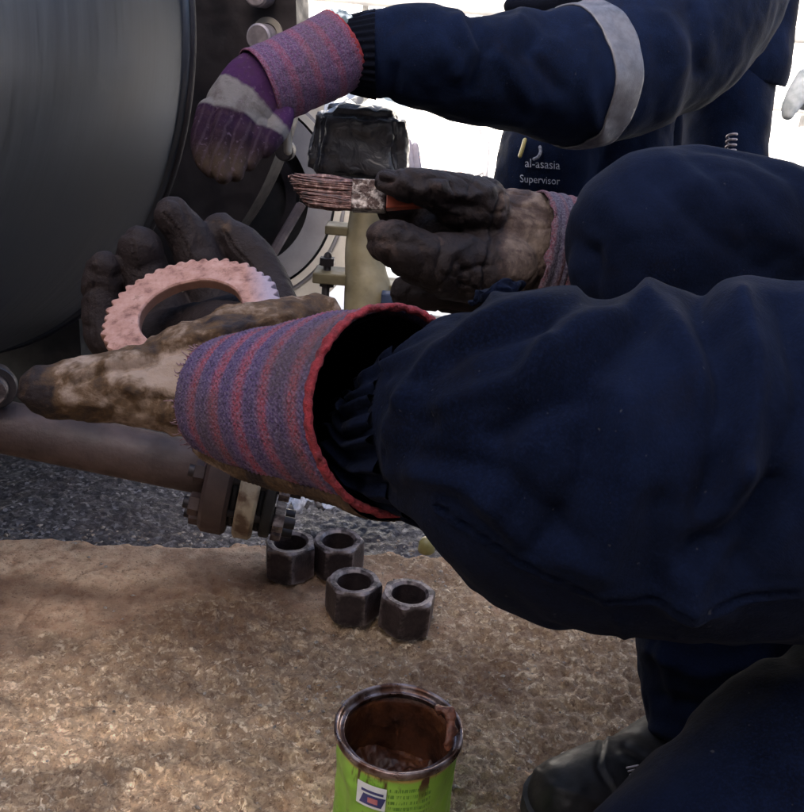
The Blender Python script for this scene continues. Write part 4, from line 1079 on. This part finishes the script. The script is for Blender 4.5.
# bristles: many thick clumps, one part
BRI = NB('caked_bristles'); BRI = BRI.set(BRI.ramp(BRI.noise(170, 4, .7), [(.35, (.022, .008, .007)), (.54, (.11, .045, .036)), (.70, (.42, .28, .24))]), .45, 0, BRI.bump(BRI.noise(400, 3), .6, .001))
parts = []
rb_ = random.Random(5)
for k in range(300):
    h0 = rb_.uniform(-1, 1); t0_ = rb_.uniform(-1, 1)
    Ls = (53 + rb_.uniform(-7, 4) + 10 * h0) * k_mm
    p0 = a + bdir * (Lf - .002) + upb * h0 * hf * .95 + tb * t0_ * .007
    sp = 1.12; dr_ = rb_.uniform(-.0012, .0012)
    p2 = a + bdir * (Lf + Ls) + upb * (h0 * hf * sp + .0015 + dr_ - .002 * (1 - abs(t0_)) + .003 * (h0 < 0)) + tb * (t0_ * .0075 + rb_.uniform(-.001, .001))
    p1 = (p0 + p2) / 2 + upb * rb_.uniform(-.0026, .0026) + tb * t0_ * .0008
    v, f, uv, _ = loft_arr([[*p0, .0008, .0008], [*p1, .0008 + rb_.random() * .0012, .0011], [*p2, .0005, .0005]], 5, 6, False)
    parts.append((v, f))
V, F = merge(parts); link('bristles', mesh('bristles', V, F), BRI, t, kind='stuff')
v, f = box_arr(44 * k_mm, hf * 1.75, .011, (0, 0, 0)); v = np.array(v)
vc = a + bdir * (Lf + 21 * k_mm) + v[:, :1] * bdir + v[:, 1:2] * upb + v[:, 2:3] * tb * .9
link('bristle_core', mesh('bristle_core', vc, f, False), GREASE, t)

# ------------------------------------------------------------ second worker
w2 = thing('person', 'second worker in navy coveralls with reflective armband stretching a purple glove toward the vessel', 'person', (P(640, 200, 1.6)[0], P(640, 200, 1.6)[1], -.085))
arm = [(352, 56, 1.15, 33), (372, 54, 1.15, 40), (395, 55, 1.155, 46), (430, 58, 1.16, 51), (470, 70, 1.18, 52), (520, 72, 1.21, 56), (560, 78, 1.24, 64), (600, 74, 1.28, 68), (650, 50, 1.34, 72), (700, 10, 1.42, 78), (720, -50, 1.48, 80)]
z_ = -.085
tor = P(640, 130, 1.62)
chains = [stations(arm),
          wst([(*P(720, -40, 1.5), .12), (*P(640, -60, 1.62), .16), (*P(540, -70, 1.68), .12)]),
          wst([(*P(625, 330, 1.72), .17), (*P(610, 230, 1.70), .155), (*P(590, 140, 1.66), .15), (*P(600, 40, 1.64), .165), (*P(625, -50, 1.62), .17)]),
          wst([(*P(540, 240, 1.62), .085), (*P(545, 180, 1.55), .082), (*P(560, 120, 1.55), .09)]),
          wst([(*P(610, 340, 1.66), .11), (*P(560, 400, 1.45), .09), (*P(640, 500, 1.5), .07)]),
          wst([(*P(700, 340, 1.70), .11), (*P(700, 400, 1.5), .09), (*P(740, 480, 1.6), .07)])]
c2m = body_mesh('coverall', chains, .006, 7)
v = getv(c2m); nn = getn(c2m); px, py = project(v); uvp = np.stack([px, py], -1); dpt = (v - cam_loc) @ Fw
wv = v + .05 * np.stack([vn(v, 6, 1), vn(v, 6, 2), vn(v, 6, 3)], -1)
disp = .006 * vn(wv, 9, 61) + .004 * vn(wv, 20, 62) + .0015 * vn(v, 60, 63)
mk = dpt < 1.5
for pl, wdt, amp in [([(395, 20), (400, 60), (390, 100)], 6, -.006), ([(455, 20), (470, 50), (460, 75)], 9, .008), ([(470, 18), (485, 50), (475, 90)], 7, -.008), ([(520, 20), (500, 60), (530, 100)], 9, .008), ([(545, 20), (530, 50), (560, 90)], 8, -.007), ([(590, 30), (585, 80), (600, 130)], 8, .006), ([(430, 15), (445, 60)], 9, .006), ([(415, 105), (470, 118), (520, 122)], 7, .004), ([(660, 20), (680, 60), (670, 120)], 12, .008), ([(690, 10), (700, 70)], 8, -.008)]:
    disp = disp + mk * amp * np.exp(-(segd(uvp + 3 * np.stack([vn(v, 20, 5), vn(v, 20, 6)], -1), pl) / wdt) ** 2)
setv(c2m, v + nn * disp[:, None]); link('coverall', c2m, NAVY3, w2)
# reflective tape round the upper arm: thick band standing proud of the sleeve
stn = stations(arm)
bandst = crom(np.array(stn), 200)
bp, bx_ = project(bandst[:, :3])
i0 = int(np.argmin(np.abs(bp - 566))); i1 = int(np.argmin(np.abs(bp - 590)))
q0, q1 = bandst[i0, :3], bandst[i1, :3]; td = (q1 - q0) / np.linalg.norm(q1 - q0)
bm = bmesh.new(); bm.from_mesh(c2m)
kill = [f_ for f_ in bm.faces if (np.array(f_.calc_center_median()) - q0) @ td < -.02 or (np.array(f_.calc_center_median()) - q1) @ td > .02 or (f_.calc_center_median() - Vector((q0 + q1) / 2)).length > .15]
bmesh.ops.delete(bm, geom=kill, context='FACES')
bmesh.ops.bisect_plane(bm, geom=bm.verts[:] + bm.edges[:] + bm.faces[:], plane_co=q0.tolist(), plane_no=td.tolist(), clear_inner=True)
bmesh.ops.bisect_plane(bm, geom=bm.verts[:] + bm.edges[:] + bm.faces[:], plane_co=q1.tolist(), plane_no=td.tolist(), clear_outer=True)
bm.normal_update()
for q_ in bm.verts: q_.co += q_.normal * .003
me = bpy.data.meshes.new('reflective_band'); bm.to_mesh(me); bm.free()
o = link('reflective_band', me, REFL, w2); md = o.modifiers.new('s', 'SOLIDIFY'); md.thickness = .003; md.offset = -1
# ribbed sleeve end
v, f, uv, info = loft_arr(stations([(349, 55, 1.15, 36), (362, 55, 1.15, 39), (376, 55, 1.15, 42)]), 160, 20, False)
n, ns = info[0], info[1]; v = v.reshape(n, ns, 3); c0_ = v.mean(axis=1, keepdims=True); dr = v - c0_; dr /= np.linalg.norm(dr, axis=2, keepdims=True)
th = np.linspace(0, 2 * math.pi, ns, endpoint=False)[None, :]
v = v + dr * (.0014 * np.sin(th * 34))[..., None]
link('sleeve_cuff', mesh('sleeve_cuff', v, f, True, uv), NAVY2, w2)
# white sock liner peeking out by the glove
v, f, uv, _ = loft_arr(stations([(328, 20, 1.13, 8), (338, 24, 1.125, 13), (350, 30, 1.13, 10)]), 40, 40)
v = v + .003 * np.stack([vn(v, 70, 1), vn(v, 70, 2), ridged(v, 120, 3)], -1)
link('sleeve_liner', mesh('sleeve_liner', v, f), simple('grey_teal_liner', (.10, .14, .15), (.5, .55, .55), 110, .8, lo=.45, hi=.55), w2)
# glove
g2 = body_mesh('glove', [
    stations([(300, 70, 1.12, 34, .8), (262, 88, 1.10, 38, .75), (240, 108, 1.087, 35, .7), (234, 118, 1.080, 30, .7)]),
    stations([(211, 112, 1.075, 14), (202, 138, 1.062, 12.5), (206, 158, 1.05, 11), (213, 170, 1.045, 8.5)]),
    stations([(226, 125, 1.068, 14), (220, 148, 1.052, 12), (220, 166, 1.042, 10.5), (223, 176, 1.038, 8.5)]),
    stations([(243, 128, 1.072, 14), (239, 150, 1.058, 12), (236, 164, 1.05, 10), (235, 173, 1.046, 8)]),
    stations([(259, 126, 1.085, 13), (256, 144, 1.072, 11), (251, 156, 1.064, 9), (248, 163, 1.06, 7.5)]),
    stations([(278, 108, 1.10, 17), (278, 124, 1.09, 13), (270, 140, 1.08, 11), (264, 149, 1.072, 8.5)]),
], .0014, 2)
v = getv(g2); nn = getn(g2); px, py = project(v)
setv(g2, v + nn * (.0022 * vn(v, 30, 3) + .0010 * vn(v, 80, 4))[:, None])
# along = pixel free coordinate measured down the hand axis
A_p, B_p = P(262, 88, 1.10), P(226, 170, 1.05)
axis_pts = np.array([P(300, 70, 1.12), P(262, 88, 1.10), P(238, 112, 1.085), P(226, 140, 1.07), P(224, 180, 1.05)])
best = np.full(len(v), 1e9); al = np.zeros(len(v)); acc = 0
for p0, p1 in zip(axis_pts[:-1], axis_pts[1:]):
    ab = p1 - p0; L_ = np.linalg.norm(ab); t1 = np.clip((v - p0) @ ab / L_ ** 2, 0, 1); d_ = np.linalg.norm(v - p0 - t1[:, None] * ab, axis=1)
    mm = d_ < best; al = np.where(mm, acc + t1 * L_, al); best = np.minimum(best, d_); acc += L_
attr(g2, 'along', al / acc)
sx_ = np.cross(B_p - A_p, Fw); sx_ /= np.linalg.norm(sx_)
attr(g2, 'across', ((v - A_p) @ sx_) * 60)
b = NB('purple_canvas_glove'); al_ = b.math('ADD', b.attr('along'), b.math('MULTIPLY', b.math('SUBTRACT', b.noise(60, 3), .5), .05))
c = b.ramp(al_, [(0, (.040, .014, .055)), (.41, (.034, .013, .050)), (.43, (.115, .11, .115)), (.58, (.10, .097, .10)), (.60, (.015, .0065, .020)), (.80, (.012, .006, .010)), (.95, (.032, .022, .017))])
c = b.mix(b.val(b.noise(55, 5, .6), .5, .75, 0, .7), c, (.03, .018, .022))
stp = b.math('SINE', b.math('ADD', b.math('MULTIPLY', b.attr('across'), 9.0), b.math('MULTIPLY', b.noise(50, 3), 5.0)))
low_ = b.math('GREATER_THAN', al_, .6)
c = b.mix(b.math('MULTIPLY', b.val(stp, .45, .95, 0, .28), low_), c, (.05, .036, .05))
c = b.mix(b.val(b.noise(190, 3), .6, .75, 0, .2), c, (.2, .15, .22))
PG = b.set(c, .92, 0, b.bump(b.noise(260, 4), .5, .0015), Sheen_Weight=.0, Specular_IOR_Level=.08)
link('glove', g2, PG, w2, label='purple canvas glove with grey band across its back and worn fingertips')
v, f, uv, info = loft_arr(stations([(258, 88, 1.10, 38), (285, 77, 1.112, 38), (315, 63, 1.125, 38), (341, 48, 1.135, 38)]), 200, 90, False)
n, ns = info[0], info[1]; v = v.reshape(n, ns, 3); c0_ = v.mean(axis=1, keepdims=True); dr = v - c0_; dr /= np.linalg.norm(dr, axis=2, keepdims=True)
v = v + dr * (.0025 * vn(v, 25, 6) + .0007 * vn(v, 150, 8))[..., None]
cu = link('cuff', mesh('cuff', v, f, True, uv), KNIT3, w2); md = cu.modifiers.new('s', 'SOLIDIFY'); md.thickness = .002; md.offset = -1
strand_ring(v[-1], .0022, RED, 'cuff_binding', w2, .001)
# chest pocket with pen and embroidered writing
def cast(px_, py_, me_obj):
    return None
chest_v = getv(c2m); cpx, cpy = project(chest_v); cd_ = (chest_v - cam_loc) @ Fw
def chest_depth(x_, y_):
    m_ = (np.abs(cpx - x_) < 5) & (np.abs(cpy - y_) < 5) & (cd_ > 1.38)
    return cd_[m_].min() - .004 if m_.any() else 1.47
def on_chest(x_, y_, lift=.0): return P(x_, y_, chest_depth(x_, y_) - lift)
def text_obj(txt, x0, y0, width_px, name, parent, rot=-4):
    cu_ = bpy.data.curves.new(name, 'FONT'); cu_.body = txt; cu_.extrude = .02; cu_.resolution_u = 3
    o_ = bpy.data.objects.new('tmpt', cu_); COL.objects.link(o_); dg = bpy.context.evaluated_depsgraph_get(); dg.update()
    m0 = bpy.data.meshes.new_from_object(o_.evaluated_get(dg)); bpy.data.objects.remove(o_); m0.name = name
    vv = getv(m0); wid = vv[:, 0].max() - vv[:, 0].min(); vv[:, 0] -= vv[:, 0].min(); vv /= wid
    xs_ = np.linspace(0, 1, 6); ds = min(chest_depth(x0 + width_px * q_, y0) for q_ in xs_)
    out_ = []
    for q_ in vv:
        X_ = x0 + width_px * q_[0]; yy_ = y0 - width_px * q_[1] * 1.15 - (q_[0]) * math.tan(R(rot)) * width_px * -1 * -1
        dl = np.interp(q_[0], xs_, [chest_depth(x0 + width_px * k_, y0) for k_ in xs_])
        out_.append(P(X_, yy_, dl - q_[2] * .06))
    setv(m0, out_); return link(name, m0, WHITEINK, parent)
text_obj('al-asasia', 525, 167, 35, 'embroidered_text', w2)
text_obj('Supervisor', 520, 182, 40, 'embroidered_text', w2)
# emblem: a small comma shaped mark
curve_tube('emblem', [on_chest(540, 147, .003), on_chest(540.5, 152, .003), on_chest(538, 157, .003), on_chest(534, 159, .003)], .0026, WHITEINK, w2)
pen = curve_tube('pen', [on_chest(525, 140, .006), on_chest(522, 150, .006), on_chest(520, 156, .006)], .0034, YELLOW, w2)
# head of second worker, out of frame
hd = body_mesh('head', [wst([(*P(590, -110, 1.60), .055), (*P(580, -150, 1.55), .06)]), wst([(*P(572, -190, 1.52), .078), (*P(568, -225, 1.50), .08)])], .006, 4)
link('head', hd, SKINM, w2)
q = P(568, -215, 1.5)
v, f, uv = lathe_arr([(.0, .115), (.05, .108), (.085, .08), (.10, .03), (.102, 0), (.12, -.006), (.12, -.010), (.098, -.004)], 48, q, (0, 0, 1), False)
link('helmet', mesh('helmet', v, f), HELMET, w2)
# dark collar / tool pouch piece above the forearm
v, f, uv, _ = loft_arr(stations([(512, 6, 1.45, 10), (540, 8, 1.45, 16), (590, 2, 1.45, 22), (620, -15, 1.45, 26)]), 30, 40)
v = v + .006 * np.stack([vn(v, 25, 1), vn(v, 25, 2), vn(v, 25, 3)], -1)
link('collar', mesh('collar', v, f), NAVY2, w2)

# ------------------------------------------------------------ third person at the right
w3 = thing('person', 'third person in navy jacket and trousers at the far right wearing a pale grey glove', 'person', (P(760, 200, 2.1)[0], P(760, 200, 2.1)[1], -.085))
D3 = 1.85
chains = [wst([(*P(738, -120, D3), .13, ), (*P(738, -30, D3), .125), (*P(738, 30, D3), .115), (*P(740, 62, D3), .105)])]
jk = body_mesh('jacket', chains, .006, 5)
v = getv(jk); nn = getn(jk); px, py = project(v)
# cut hem flat: pull everything below the hem line up to it
hem = 70 + (px - 700) * .2
low = py > hem
v[low] = v[low] + (Up[None, :]) * ((py[low] - hem[low]) * D3 / FPX)[:, None]
nn_disp = .006 * vn(v, 9, 3) + .003 * vn(v, 25, 4)
setv(jk, v + nn * nn_disp[:, None]); link('jacket', jk, NAVY3, w3)
tr = body_mesh('trousers', [wst([(*P(730, 40, D3), .10), (*P(728, 110, D3), .088), (*P(722, 200, D3), .085), (*P(722, 330, D3), .08)]), wst([(*P(700, 60, D3 + .1), .09), (*P(690, 200, D3 + .1), .08), (*P(690, 330, D3 + .1), .08)])], .006, 5)
v = getv(tr); nn = getn(tr); setv(tr, v + nn * (.005 * vn(v, 10, 5) + .003 * vn(v, 28, 6))[:, None]); link('trousers', tr, NAVY3, w3)
# coiled lanyard on the trousers
def helix(c0_, c1_, r_, turns, n_=90):
    ax = c1_ - c0_; L_ = np.linalg.norm(ax); ax /= L_; a_ = np.cross(ax, Fw); a_ /= np.linalg.norm(a_); b_ = np.cross(ax, a_)
    return [c0_ + ax * L_ * k_ / n_ + r_ * (math.cos(k_ / n_ * turns * 6.283) * a_ + math.sin(k_ / n_ * turns * 6.283) * b_) for k_ in range(n_ + 1)]
pts = helix(P(732, 134, D3 - .115), P(729, 166, D3 - .115), .0085, 6)
v, f, uv, _ = loft_arr([[*p, .0026, .0026] for p in pts], 8, 400)
link('coiled_lanyard', mesh('coiled_lanyard', v, f), STUD, w3)
g3 = body_mesh('glove', [stations([(806, 78, 1.7, 10), (797, 95, 1.7, 10.5), (790, 108, 1.7, 8.5), (788, 114, 1.7, 6.5)]), stations([(830, 70, 1.72, 18), (812, 82, 1.72, 15), (806, 98, 1.73, 12)]),
    stations([(826, 90, 1.74, 12), (818, 112, 1.74, 10), (814, 128, 1.74, 8)]), stations([(836, 92, 1.76, 12), (832, 116, 1.76, 10), (828, 132, 1.76, 8)]), stations([(846, 90, 1.78, 11), (846, 112, 1.78, 9), (842, 126, 1.78, 7)]),
    stations([(850, 20, 1.76, 22), (842, 55, 1.75, 24), (832, 80, 1.74, 22)])], .0035, 4)
link('glove', g3, GREYGLOVE, w3)
am = body_mesh('sleeve', [wst([(*P(770, -120, D3), .09), (*P(830, -60, 1.82), .07), (*P(850, 10, 1.77), .055)])], .006, 4)
link('sleeve', am, NAVY3, w3)
